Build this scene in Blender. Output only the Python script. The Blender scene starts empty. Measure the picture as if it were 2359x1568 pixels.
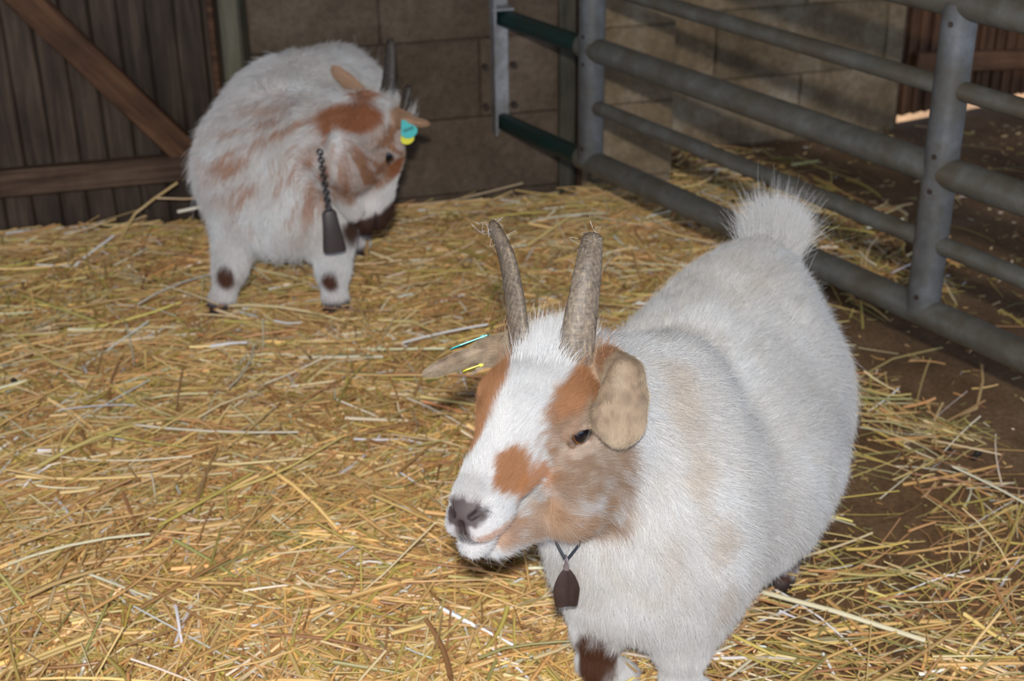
"""Two pygmy goats in a straw-bedded barn pen, one close by a tubular gate, one by the block wall."""
import bpy, math, random
import numpy as np
from mathutils import Vector, Matrix

rnd = np.random.default_rng(7)
SC = bpy.context.scene
COL = SC.collection

# ---------------------------------------------------------------- camera, sky, sun, flash, exposure
cam = bpy.data.cameras.new('camera'); cam_ob = bpy.data.objects.new('camera', cam); COL.objects.link(cam_ob)
TH, RO = math.radians(26.2), math.radians(.75)
_u0 = Vector((0, math.sin(TH), math.cos(TH))); _r0 = Vector((1, 0, 0)); _f = Vector((0, math.cos(TH), -math.sin(TH)))
_u = _u0*math.cos(RO)+_r0*math.sin(RO); _r = _r0*math.cos(RO)-_u0*math.sin(RO)
_m = Matrix((_r, _u, -_f)).transposed().to_4x4(); _m.translation = (0, 0, 1.2); cam_ob.matrix_world = _m
cam.sensor_width = 36; cam.lens = 36*3250/2359; cam.clip_start = .02
cam.dof.use_dof = True; cam.dof.focus_distance = 1.36; cam.dof.aperture_fstop = 8.0
SC.camera = cam_ob

world = bpy.data.worlds.new('sky'); SC.world = world; world.use_nodes = True
_bg = world.node_tree.nodes['Background']; _bg.inputs[0].default_value = (.54, .68, .92, 1); _bg.inputs[1].default_value = 1.4

def lamp(name, kind, loc, direction, energy, color=(1, 1, 1), **kw):
    l = bpy.data.lights.new(name, kind); l.energy = energy; l.color = color
    for k, v in kw.items(): setattr(l, k, v)
    o = bpy.data.objects.new(name, l); COL.objects.link(o); o.location = loc
    o.rotation_euler = Vector(direction).to_track_quat('-Z', 'Y').to_euler(); return o
lamp('sun', 'SUN', (0, 6, 5), (.15, -.75, -.75), 14.0, (1, .95, .86), angle=.01)
lamp('camera_flash', 'AREA', (0, -.22, 1.46), (.02, .9, -.42), 41.5, (1, .99, .965), shape='RECTANGLE', size=.07, size_y=.04)

SC.view_settings.view_transform = 'Standard'; SC.view_settings.look = 'None'; SC.view_settings.gamma = 1
SC.view_settings.exposure = 0.1; SC.view_settings.use_curve_mapping = False

# ---------------------------------------------------------------- small helpers
def tag(o, label=None, cat=None, group=None, kind=None):
    if label: o['label'] = label
    if cat: o['category'] = cat
    if group: o['group'] = group
    if kind: o['kind'] = kind
    return o
def empty(name, loc=(0, 0, 0), rz=0):
    o = bpy.data.objects.new(name, None); COL.objects.link(o); o.location = loc; o.rotation_euler = (0, 0, rz); o.empty_display_size = .05; return o
def mesh_ob(name, V, F, mat, parent=None, smooth=True, colors=None, cname='tone'):
    me = bpy.data.meshes.new(name); me.from_pydata([tuple(v) for v in np.asarray(V, float).tolist()], [], [tuple(f) for f in F]); me.update()
    if smooth: me.polygons.foreach_set('use_smooth', np.ones(len(me.polygons), bool))
    if colors is not None:
        at = me.color_attributes.new(cname, 'FLOAT_COLOR', 'POINT'); c = np.ones((len(V), 4), np.float32); c[:, :3] = colors; at.data.foreach_set('color', c.ravel())
    for m in (mat if isinstance(mat, (list, tuple)) else [mat]): me.materials.append(m)
    o = bpy.data.objects.new(name, me); COL.objects.link(o)
    if parent is not None: o.parent = parent
    return o
class MB:
    """collects shapes for one mesh"""
    def __init__(s): s.V = []; s.F = []; s.C = []
    def add(s, V, F, tone=1.0):
        n = len(s.V); s.V += [tuple(v) for v in V]; s.F += [tuple(i+n for i in f) for f in F]; s.C += [tone]*len(V); return s
    def box(s, x0, x1, y0, y1, z0, z1, bev=.0, tone=1.0, M=None):
        b = min(bev, (x1-x0)/2.01, (y1-y0)/2.01, (z1-z0)/2.01)
        if b <= 0:
            V = [(x, y, z) for z in (z0, z1) for y in (y0, y1) for x in (x0, x1)]
            F = [(0, 2, 3, 1), (4, 5, 7, 6), (0, 1, 5, 4), (2, 6, 7, 3), (0, 4, 6, 2), (1, 3, 7, 5)]
        else:
            V = []; F = []; ix = {}
            for i, x in enumerate((x0, x1)):
                for j, y in enumerate((y0, y1)):
                    for k, z in enumerate((z0, z1)):
                        sx, sy, sz = (1-2*i), (1-2*j), (1-2*k)
                        ix[i, j, k] = len(V); V += [(x, y+b*sy, z+b*sz), (x+b*sx, y, z+b*sz), (x+b*sx, y+b*sy, z)]
            for i in (0, 1): F.append([ix[i, a, c] for a, c in ((0, 0), (0, 1), (1, 1), (1, 0))][::(1 if i == 0 else -1)])
            for j in (0, 1): F.append([ix[a, j, c]+1 for a, c in ((0, 0), (1, 0), (1, 1), (0, 1))][::(1 if j == 0 else -1)])
            for k in (0, 1): F.append([ix[a, c, k]+2 for a, c in ((0, 0), (0, 1), (1, 1), (1, 0))][::(1 if k == 0 else -1)])
            for j in (0, 1):
                for k in (0, 1): F.append([ix[0, j, k]+1, ix[1, j, k]+1, ix[1, j, k]+2, ix[0, j, k]+2])
            for i in (0, 1):
                for k in (0, 1): F.append([ix[i, 0, k], ix[i, 1, k], ix[i, 1, k]+2, ix[i, 0, k]+2])
            for i in (0, 1):
                for j in (0, 1): F.append([ix[i, j, 0], ix[i, j, 1], ix[i, j, 1]+1, ix[i, j, 0]+1])
            for key, v in ix.items(): F.append([v, v+1, v+2])
        if M is not None: V = [tuple(M@Vector(v)) for v in V]
        return s.add(V, F, tone)
    def tube(s, pts, rad, n=14, closed=False, tone=1.0, flat=None, ref=(0, 0, 1)):
        pts = np.asarray(pts, float); m = len(pts); rad = np.broadcast_to(np.asarray(rad, float), (m,)); V = []; F = []
        for i in range(m):
            t = pts[(i+1) % m]-pts[i-1] if closed else pts[min(i+1, m-1)]-pts[max(i-1, 0)]
            t = t/np.linalg.norm(t); a = np.cross(t, ref)
            if np.linalg.norm(a) < .05: a = np.cross(t, (1, .1, 0))
            a /= np.linalg.norm(a); b = np.cross(t, a); fa, fb = flat if flat is not None else (1, 1)
            for k in range(n):
                q = 2*math.pi*k/n; V.append(pts[i]+rad[i]*(a*math.cos(q)*fa+b*math.sin(q)*fb))
        for i in range(m if closed else m-1):
            for k in range(n): F.append((i*n+k, i*n+(k+1) % n, (i+1) % m*n+(k+1) % n, (i+1) % m*n+k))
        if not closed: F += [tuple(range(n))[::-1], tuple((m-1)*n+k for k in range(n))]
        return s.add(V, F, tone)
    def build(s, name, mat, parent=None, smooth=False):
        o = mesh_ob(name, s.V, s.F, mat, parent, smooth, np.repeat(np.array(s.C)[:, None], 3, 1))
        import bmesh
        bm = bmesh.new(); bm.from_mesh(o.data); bmesh.ops.recalc_face_normals(bm, faces=bm.faces); bm.to_mesh(o.data); bm.free()
        if smooth: o.data.set_sharp_from_angle(angle=math.radians(40))
        return o

# ---------------------------------------------------------------- materials
def srgb(r, g, b):
    c = np.array([r, g, b], float)/255; return np.where(c < .04045, c/12.92, ((c+.055)/1.055)**2.4)
def lin(r, g, b): return tuple(float(x) for x in srgb(r, g, b))+(1.,)
class NT:
    def __init__(s, name):
        s.m = bpy.data.materials.new(name); s.m.use_nodes = True; s.t = s.m.node_tree; s.p = s.t.nodes['Principled BSDF']
    def n(s, kind, **kw):
        x = s.t.nodes.new('ShaderNode'+kind)
        for k, v in kw.items():
            if k in x.inputs: x.inputs[k].default_value = v
            else: setattr(x, k, v)
        return x
    def l(s, a, b): s.t.links.new(a, b)
    def coords(s, scale=(1, 1, 1), rot=(0, 0, 0)):
        c = s.n('TexCoord'); mp = s.n('Mapping'); mp.inputs['Scale'].default_value = scale; mp.inputs['Rotation'].default_value = rot
        s.l(c.outputs['Object'], mp.inputs['Vector']); return mp.outputs['Vector']
    def noise(s, vec, scale, detail=5., rough=.6, dist=0.):
        x = s.n('TexNoise'); x.inputs['Scale'].default_value = scale; x.inputs['Detail'].default_value = detail; x.inputs['Roughness'].default_value = rough; x.inputs['Distortion'].default_value = dist
        if vec is not None: s.l(vec, x.inputs['Vector'])
        return x.outputs['Fac']
    def ramp(s, fac, stops):
        r = s.n('ValToRGB'); e = r.color_ramp.elements
        while len(e) < len(stops): e.new(.5)
        for x, (p, c) in zip(e, stops): x.position = p; x.color = c
        s.l(fac, r.inputs[0]); return r.outputs[0]
    def mix(s, fac, a, b, mode='MIX'):
        x = s.n('Mix', data_type='RGBA', blend_type=mode)
        for v, i in ((fac, 0), (a, 6), (b, 7)):
            if hasattr(v, 'is_linked'): s.l(v, x.inputs[i])
            else: x.inputs[i].default_value = v
        return x.outputs[2]
    def attr(s, name): x = s.n('Attribute', attribute_name=name); return x.outputs['Color']
    def bump(s, h, strength=.3, dist=.004):
        b = s.n('Bump'); b.inputs['Strength'].default_value = strength; b.inputs['Distance'].default_value = dist; s.l(h, b.inputs['Height']); s.l(b.outputs[0], s.p.inputs['Normal'])
    def fin(s, col=None, rough=.7, metal=0., spec=.5):
        if col is not None:
            if hasattr(col, 'is_linked'): s.l(col, s.p.inputs['Base Color'])
            else: s.p.inputs['Base Color'].default_value = col
        s.p.inputs['Roughness'].default_value = rough; s.p.inputs['Metallic'].default_value = metal; s.p.inputs['Specular IOR Level'].default_value = spec; return s.m

def m_block(name, c0, c1, c2):
    t = NT(name); v = t.coords(); col = t.ramp(t.noise(v, 5, 8, .65), [(.3, c0), (.52, c1), (.72, c2)])
    col = t.mix(.5, col, t.ramp(t.noise(v, 60, 4, .7), [(.35, (.55, .55, .55, 1)), (.65, (1.25, 1.25, 1.25, 1))]), 'MULTIPLY')
    col = t.mix(1., col, t.attr('tone'), 'MULTIPLY'); t.bump(t.noise(v, 90, 5, .7), .5, .003); return t.fin(col, .95, 0, .15)
def m_wood(name, c0, c1, c2, stretch=(26, 26, 1.6), rough=.75):
    t = NT(name); v = t.coords(stretch); g = t.noise(v, 2.2, 7, .65, .6)
    col = t.ramp(g, [(.28, c0), (.5, c1), (.75, c2)]); col = t.mix(.75, col, t.ramp(t.noise(t.coords((1, 1, .6)), 7, 4), [(.35, (.55, .5, .48, 1)), (.65, (1.3, 1.25, 1.2, 1))]), 'MULTIPLY')
    col = t.mix(1., col, t.attr('tone'), 'MULTIPLY'); t.bump(g, .35, .002); return t.fin(col, rough, 0, .25)
def m_metal(name, c0, c1, dirt, rough=.5, metal=.45):
    t = NT(name); v = t.coords(); col = t.ramp(t.noise(v, 28, 6, .65), [(.3, c0), (.7, c1)])
    f = t.ramp(t.noise(v, 9, 7, .75), [(.42, (0, 0, 0, 1)), (.62, (.8, .8, .8, 1))]); col = t.mix(f, col, dirt); t.bump(t.noise(v, 160, 3), .15, .001); return t.fin(col, rough, metal, .5)
M_BLOCK = m_block('concrete_block', lin(76, 63, 50), lin(98, 83, 68), lin(116, 101, 85))
M_BLOCK2 = m_block('stained_block', lin(92, 74, 52), lin(134, 114, 88), lin(166, 150, 128))
M_DOOR = m_wood('weathered_boards', lin(40, 31, 24), lin(62, 50, 40), lin(86, 72, 58))
M_BRACE = m_wood('brown_timber', lin(46, 31, 20), lin(80, 54, 35), lin(106, 76, 52), (2.2, 30, 30))
M_RAIL = m_wood('brown_rail', lin(48, 35, 25), lin(80, 61, 46), lin(108, 87, 70), (1.6, 30, 30))
M_REDWOOD = m_wood('red_brown_boards', lin(62, 41, 27), lin(98, 67, 44), lin(122, 87, 60))
M_REDRAIL = m_wood('red_brown_rail', lin(80, 53, 34), lin(116, 80, 53), lin(138, 98, 68), (1.6, 30, 30))
M_POSTW = m_wood('grey_green_post', lin(56, 54, 44), lin(88, 84, 68), lin(106, 100, 84))
M_GALV = m_metal('galvanised_tube', lin(86, 83, 76), lin(114, 112, 104), lin(88, 77, 60), .5, .3)
M_GALV2 = m_metal('galvanised_post', lin(88, 88, 87), lin(118, 119, 120), lin(88, 82, 72), .42, .35)
M_GREEN = m_metal('dark_green_paint', lin(14, 38, 34), lin(20, 50, 44), lin(30, 40, 34), .45, 0)
M_STEEL = m_metal('bracket_steel', lin(138, 138, 140), lin(172, 172, 174), lin(118, 110, 98), .5, .25)
M_BOLT = m_metal('rusty_bolt', lin(60, 50, 44), lin(84, 70, 60), lin(50, 36, 26), .6, .3)
def m_floor():
    t = NT('dirty_concrete'); v = t.coords(); col = t.ramp(t.noise(v, 3.5, 8, .7), [(.3, lin(88, 66, 46)), (.5, lin(124, 96, 69)), (.72, lin(154, 124, 94))])
    col = t.mix(.6, col, t.ramp(t.noise(v, 110, 5, .75), [(.34, (.35, .32, .28, 1)), (.62, (1.25, 1.22, 1.15, 1))]), 'MULTIPLY')
    t.bump(t.noise(v, 120, 6, .7), .6, .004); return t.fin(col, .85, 0, .2)
M_FLOOR = m_floor()
def m_straw():
    t = NT('straw'); t.l(t.attr('tone'), t.p.inputs['Base Color']); t.p.inputs['Coat Weight'].default_value = .3; t.p.inputs['Coat Roughness'].default_value = .22
    return t.fin(None, .42, 0, .5)
M_STRAW = m_straw()
def m_fur():
    t = NT('goat_hair'); t.l(t.attr('tone'), t.p.inputs['Base Color']); t.p.inputs['Sheen Weight'].default_value = .0
    return t.fin(None, .55, 0, .35)
M_FUR = m_fur()
def m_skin():
    t = NT('goat_coat'); t.l(t.attr('tone'), t.p.inputs['Base Color']); t.bump(t.noise(t.coords(), 500, 3), .2, .0006); return t.fin(None, .6, 0, .3)
M_SKIN = m_skin()
def m_horn():
    t = NT('horn'); v = t.coords((1, 1, 1)); a = t.attr('tone')
    g = t.noise(t.coords((60, 60, 420)), 1.0, 4, .6); f = t.noise(t.coords((340, 340, 26)), 1., 5, .65)
    c = t.mix(.32, t.ramp(f, [(.3, lin(56, 48, 44)), (.52, lin(118, 102, 85)), (.72, lin(172, 150, 122))]), t.ramp(g, [(.35, lin(92, 82, 74)), (.65, lin(156, 140, 120))]))
    c = t.mix(1., c, a, 'MULTIPLY'); t.bump(g, .5, .0012); return t.fin(c, .5, 0, .4)
M_HORN = m_horn()
def plain(name, col, rough=.5, metal=0., spec=.5, coat=0.):
    t = NT(name); t.p.inputs['Coat Weight'].default_value = coat; t.p.inputs['Coat Roughness'].default_value = .08; return t.fin(col, rough, metal, spec)
def m_bell():
    t = NT('brown_bell'); c = t.ramp(t.noise(t.coords(), 60, 5), [(.3, lin(48, 33, 28)), (.7, lin(66, 48, 41))]); return t.fin(c, .42, .1, .5)
M_BELL = m_bell(); M_BELL2 = plain('dull_bell', lin(70, 60, 56), .5, .2)
M_SHACK = plain('clear_clip', lin(150, 138, 140), .25, .4); M_CORD = plain('dark_cord', lin(38, 44, 52), .6); M_CHAIN = plain('dark_chain', lin(52, 54, 58), .4, .5)
M_TEAL = plain('teal_tag', lin(62, 178, 172), .4); M_YELLOW = plain('yellow_tag', lin(226, 214, 44), .4); M_MARK = plain('tag_print', lin(20, 50, 55), .5)
M_HOOF = plain('hoof_horn', lin(58, 46, 40), .55)
M_LID = plain('eye_rim', lin(44, 32, 28), .35)
M_THREAD = plain('web_strand', lin(225, 222, 220), .5); M_PELLET = plain('pellet', lin(34, 28, 26), .6)
def m_eye():
    t = NT('goat_eye'); c = t.n('TexCoord'); sx = t.n('SeparateXYZ'); t.l(c.outputs['Object'], sx.inputs[0])
    # pupil: a dark bar along x on the +z pole; iris amber around it, dark rim
    d = t.n('VectorMath', operation='LENGTH'); mp = t.n('Mapping'); mp.inputs['Scale'].default_value = (1, 1, 0); t.l(c.outputs['Object'], mp.inputs['Vector']); t.l(mp.outputs[0], d.inputs[0])
    iris = t.ramp(d.outputs['Value'], [(.0, lin(100, 62, 28)), (.60, lin(116, 70, 32)), (.76, lin(58, 36, 20)), (.84, lin(22, 15, 13))])
    mp2 = t.n('Mapping'); mp2.inputs['Scale'].default_value = (1.15, 1.75, 0); t.l(c.outputs['Object'], mp2.inputs['Vector']); d2 = t.n('VectorMath', operation='LENGTH'); t.l(mp2.outputs[0], d2.inputs[0])
    f = t.ramp(d2.outputs['Value'], [(.72, (1, 1, 1, 1)), (.80, (0, 0, 0, 1))]); col = t.mix(f, iris, lin(8, 10, 20))
    t.p.inputs['Coat Weight'].default_value = 1.; t.p.inputs['Coat Roughness'].default_value = .02; return t.fin(col, .15, 0, .6)
M_EYE = m_eye()

# ---------------------------------------------------------------- implicit-surface modelling
def V3(*a): return np.array(a, float)
def unit(v): v = np.asarray(v, float); return v/np.linalg.norm(v)

def cone(a, b, ra, rb, k=.02, hl=.02, fl=None, neg=False, tag=0):
    return dict(t='c', a=np.array(a, float), b=np.array(b, float), ra=ra, rb=rb, k=k, hl=hl, fl=fl, neg=neg, tag=tag)
def ell(c, r, R=None, k=.02, hl=.02, fl=None, neg=False, tag=0):
    return dict(t='e', c=np.array(c, float), r=np.array(r, float), R=np.eye(3) if R is None else np.array(R, float), k=k, hl=hl, fl=fl, neg=neg, tag=tag)
def frame(fwd, up):
    """columns: right, forward, up"""
    y = unit(fwd); z = np.array(up, float); z = unit(z-y*(z@y)); return np.stack([np.cross(y, z), y, z], 1)

def pdist(p, P):
    if p['t'] == 'c':
        ba = p['b']-p['a']; pa = P-p['a']
        t = np.clip(pa@ba/(ba@ba), 0, 1)
        q = pa-t[:, None]*ba
        return np.sqrt((q*q).sum(1))-(p['ra']+(p['rb']-p['ra'])*t)
    q = (P-p['c'])@p['R']
    k0 = np.sqrt(((q/p['r'])**2).sum(1)); k1 = np.sqrt(((q/p['r']**2)**2).sum(1))+1e-9
    return k0*(k0-1)/k1
def pbox(p):
    if p['t'] == 'c':
        m = max(p['ra'], p['rb']); return np.minimum(p['a'], p['b'])-m, np.maximum(p['a'], p['b'])+m
    e = np.sqrt(((p['R']*p['r'])**2).sum(1)); return p['c']-e, p['c']+e
def smin(a, b, k):
    h = np.clip(.5+.5*(b-a)/k, 0, 1); return b+(a-b)*h-k*h*(1-h)
def smax(a, b, k): return -smin(-a, -b, k)

FAR = .08
def sdf(prims, P):
    F = np.full(len(P), FAR)
    for p in prims:
        lo, hi = pbox(p); m = p['k']+.045
        s = np.all((P > lo-m) & (P < hi+m), 1)
        if s.any():
            d = pdist(p, P[s])
            F[s] = smax(F[s], -d, p['k']) if p['neg'] else smin(F[s], d, p['k'])
    return F
def sdf_grid(prims, o, n, h):
    F = np.full(n, FAR)
    for p in prims:
        lo, hi = pbox(p); m = p['k']+.045
        i0 = np.clip(np.floor((lo-m-o)/h).astype(int), 0, n); i1 = np.clip(np.ceil((hi+m-o)/h).astype(int)+1, 0, n)
        if np.any(i1 <= i0): continue
        g = np.meshgrid(*[o[a]+h*np.arange(i0[a], i1[a]) for a in range(3)], indexing='ij')
        d = pdist(p, np.stack([x.ravel() for x in g], 1)).reshape(g[0].shape)
        s = tuple(slice(i0[a], i1[a]) for a in range(3))
        F[s] = smax(F[s], -d, p['k']) if p['neg'] else smin(F[s], d, p['k'])
    return F
def surface_nets(F, o, h):
    n = F.shape; S = F < 0
    c = [S[i:n[0]-1+i, j:n[1]-1+j, k:n[2]-1+k] for i in (0, 1) for j in (0, 1) for k in (0, 1)]
    cnt = sum(x.astype(np.int8) for x in c)
    act = (cnt > 0) & (cnt < 8); I = np.argwhere(act)
    idx = np.full(act.shape, -1, np.int64); idx[act] = np.arange(len(I))
    pos = np.zeros((len(I), 3)); num = np.zeros(len(I))
    crn = [(i, j, k) for i in (0, 1) for j in (0, 1) for k in (0, 1)]
    for a in range(8):
        for b in range(a+1, 8):
            A, B = np.array(crn[a]), np.array(crn[b])
            if np.abs(A-B).sum() != 1: continue
            fa = F[tuple((I+A).T)]; fb = F[tuple((I+B).T)]; x = (fa < 0) != (fb < 0)
            t = np.where(x, fa/np.where(x, fa-fb, 1), 0)
            pos[x] += (A+(B-A)*t[:, None])[x]; num += x
    V = o+h*(I+pos/num[:, None]); Q = []
    for ax in range(3):
        u, v = (ax+1) % 3, (ax+2) % 3
        sl0 = [slice(None)]*3; sl1 = [slice(None)]*3; sl0[ax] = slice(0, n[ax]-1); sl1[ax] = slice(1, n[ax])
        a, b = S[tuple(sl0)], S[tuple(sl1)]
        E = np.argwhere(a != b)
        E = E[(E[:, u] > 0) & (E[:, v] > 0) & (E[:, u] < n[u]-1) & (E[:, v] < n[v]-1)]
        du = np.zeros(3, int); du[u] = 1; dv = np.zeros(3, int); dv[v] = 1
        q = np.stack([idx[tuple((E-s).T)] for s in (du+dv, dv, 0*du, du)], 1)
        # order: (-u-v), (-v), (0), (-u)
        fl = ~a[tuple(E.T)]
        q[fl] = q[fl][:, ::-1]; Q.append(q)
    return V, np.concatenate(Q)
def grad(prims, P, e=.0008):
    return np.stack([sdf(prims, P+d)-sdf(prims, P-d) for d in np.eye(3)*e], 1)/(2*e)
def snap(prims, P, it=2):
    for _ in range(it):
        g = grad(prims, P); g2 = np.maximum((g*g).sum(1), .2)
        P = P-np.clip(sdf(prims, P)/g2, -.004, .004)[:, None]*g
    return P
def refine(V, Q, sel):
    """split the selected quads in four; neighbours take the new edge points as n-gon corners"""
    faces = []; mid = {}; nv = [V]; n = len(V); new = []
    def m(a, b):
        nonlocal n
        k = (a, b) if a < b else (b, a)
        if k not in mid: mid[k] = n; new.append((V[a]+V[b])/2); n += 1
        return mid[k]
    Ql = Q.tolist()
    for f in np.nonzero(sel)[0]:
        a, b, c, d = Ql[f]; e = [m(a, b), m(b, c), m(c, d), m(d, a)]
        z = n; new.append((V[a]+V[b]+V[c]+V[d])/4); n += 1
        faces += [(a, e[0], z, e[3]), (e[0], b, e[1], z), (z, e[1], c, e[2]), (e[3], z, e[2], d)]
    for f in np.nonzero(~sel)[0]:
        q = Ql[f]; o = []
        for i in range(4):
            a, b = q[i], q[(i+1) % 4]; o.append(a)
            k = (a, b) if a < b else (b, a)
            if k in mid: o.append(mid[k])
        faces.append(tuple(o))
    return np.concatenate([V, np.array(new).reshape(-1, 3)]), faces
def build_surface(prims, h=.0025, fine=None):
    lo = np.min([pbox(p)[0] for p in prims if not p['neg']], 0)-.02; hi = np.max([pbox(p)[1] for p in prims if not p['neg']], 0)+.02
    n = np.ceil((hi-lo)/h).astype(int)+1
    V, Q = surface_nets(sdf_grid(prims, lo, n, h), lo, h)
    V = snap(prims, V)
    # keep the largest piece
    if fine is None: return V, [tuple(q) for q in Q.tolist()], Q
    V2, F = refine(V, Q, fine(V[Q].mean(1)))
    V2[len(V):] = snap(prims, V2[len(V):])
    return V2, F, Q
def blend(prims, P, s=.010):
    """hair length and hair flow carried by the nearest shapes"""
    W = np.zeros(len(P)); H = np.zeros(len(P)); D = np.zeros((len(P), 3))
    for p in prims:
        if p['neg'] or p['fl'] is None: continue
        d = np.abs(pdist(p, P)); w = np.exp(-np.minimum(d/s, 40))+1e-18
        f = p['fl'](P) if callable(p['fl']) else np.asarray(p['fl'])[None]
        W += w; H += w*p['hl']; D += w[:, None]*f
    return H/W, D/W[:, None]

# ---------------------------------------------------------------- noise for coat colours
def _hash(i, s):
    v = np.sin(i@np.array([127.1, 311.7, 74.7])+s*53.3)*43758.5453; return v-np.floor(v)
def noise(P, s=0):
    i = np.floor(P); f = P-i; f = f*f*(3-2*f); r = 0
    for a in (0, 1):
        for b in (0, 1):
            for c in (0, 1):
                w = (f[:, 0] if a else 1-f[:, 0])*(f[:, 1] if b else 1-f[:, 1])*(f[:, 2] if c else 1-f[:, 2])
                r = r+w*_hash(i+[a, b, c], s)
    return r
def sstep(a, b, x): t = np.clip((x-a)/(b-a), 0, 1); return t*t*(3-2*t)

# ---------------------------------------------------------------- a goat's head, in its own frame (cm; x right, y nose, z crown)
def head_prims(T, R, S):
    s = S/100
    W = lambda x, y, z: T+s*(R@np.array([x, y if y < 6 else 6+(y-6)*.8, z], float))
    d = lambda x, y, z: unit(R@np.array([x, y, z], float))
    back = d(0, -1, .25); FACE = dict(fl=back)
    def C(a, b, ra, rb, k=1.2, hl=.009, fl=None, **q): return cone(W(*a), W(*b), ra*s, rb*s, k*s, hl, back if fl is None else fl, **q)
    def E(c, r, k=1.2, hl=.009, fl=None, Rl=None, **q): return ell(W(*c), np.array(r)*s, R if Rl is None else R@Rl, k*s, hl, back if fl is None else fl, **q)
    P = [E((0, -4.2, -1.0), (4.6, 5.2, 4.6), 1.5, .014),
         E((0, -1.0, .3), (3.6, 4.6, 2.9), 1.5, .010),
         C((0, 1.0, -2.6), (0, 8.3, -4.5), 2.95, 1.75, 2),
         C((0, .2, .7), (0, 9.2, -2.7), 2.0, 1.25, 2),
         E((0, 10.0, -4.3), (1.6, 1.7, 1.85), 1.0, .004)]
    for q in (-1, 1):
        P += [E((q*3.1, -3.4, -7.1), (2.5, 5.4, 4.9), 1.8, .014, d(q*.15, -1, -.25)),
              E((q*3.5, -1.9, .7), (1.2, 2.2, 1.1), 1.2, .008),
              E((q*1.05, 8.7, -5.3), (1.25, 2.5, 1.3), .9, .005, d(q*.6, -1, 0)),
              E((q*4.5, -1.4, -1.75), (.7, 1.5, .9), .5, .004, neg=True)]
    P += [C((0, -4.5, -10.2), (0, 6.0, -8.2), 2.5, 1.45, 1.6, .014, d(0, -1, -.4)),
          E((0, 9.5, -7.0), (1.3, 1.7, 1.15), .7, .007, d(0, -.5, -1))]
    for q in (-1, 1):
        # eyelids: two ridges hugging the eyeball
        o_, f_ = unit((q*.90, .30, -.06)), np.array([0, 1, .26]); f_ = unit(f_-o_*(f_@o_)); u_ = unit(np.cross(o_, f_))*q
        for e0, rr, k_ in ((1.15, .42, .5), (.52, .27, .25), (-.86, .24, .3)):
            pt = []
            for t in np.linspace(-1.05, 1.1, 6):
                e = e0*math.cos(t*1.42); pt.append(np.array([q*3.46, -1.5, -1.70])+1.56*(o_*math.cos(t)*math.cos(e)+f_*math.sin(t)+u_*math.sin(e)))
            for i in range(5): P.append(C(pt[i], pt[i+1], rr, rr, k_, .004))
        # nostrils and the mouth slit
        P += [C((q*.75, 11.75, -3.9), (q*1.35, 11.2, -3.5), .18, .28, .25, neg=True),
              C((q*1.35, 11.2, -3.5), (q*1.75, 10.4, -3.8), .24, .1, .25, neg=True),
              C((q*.05, 11.9, -6.2), (q*1.6, 9.9, -6.25), .15, .15, .25, neg=True),
              C((q*1.6, 9.9, -6.25), (q*2.5, 6.5, -5.9), .15, .13, .25, neg=True),
              C((q*2.5, 6.5, -5.9), (q*3.0, 5.0, -5.3), .13, .05, .25, neg=True)]
    P += [C((0, 11.95, -4.4), (0, 11.8, -5.8), .12, .12, .3, neg=True)]
    return P, W, d

# ---------------------------------------------------------------- the goat standing near the gate
def sweep_ell(P, pts, k, hl, fl, tag=0):
    for a, b, ra, rb in pts: P.append(cone(a, b, ra, rb, k, hl, fl, tag=tag))

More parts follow.
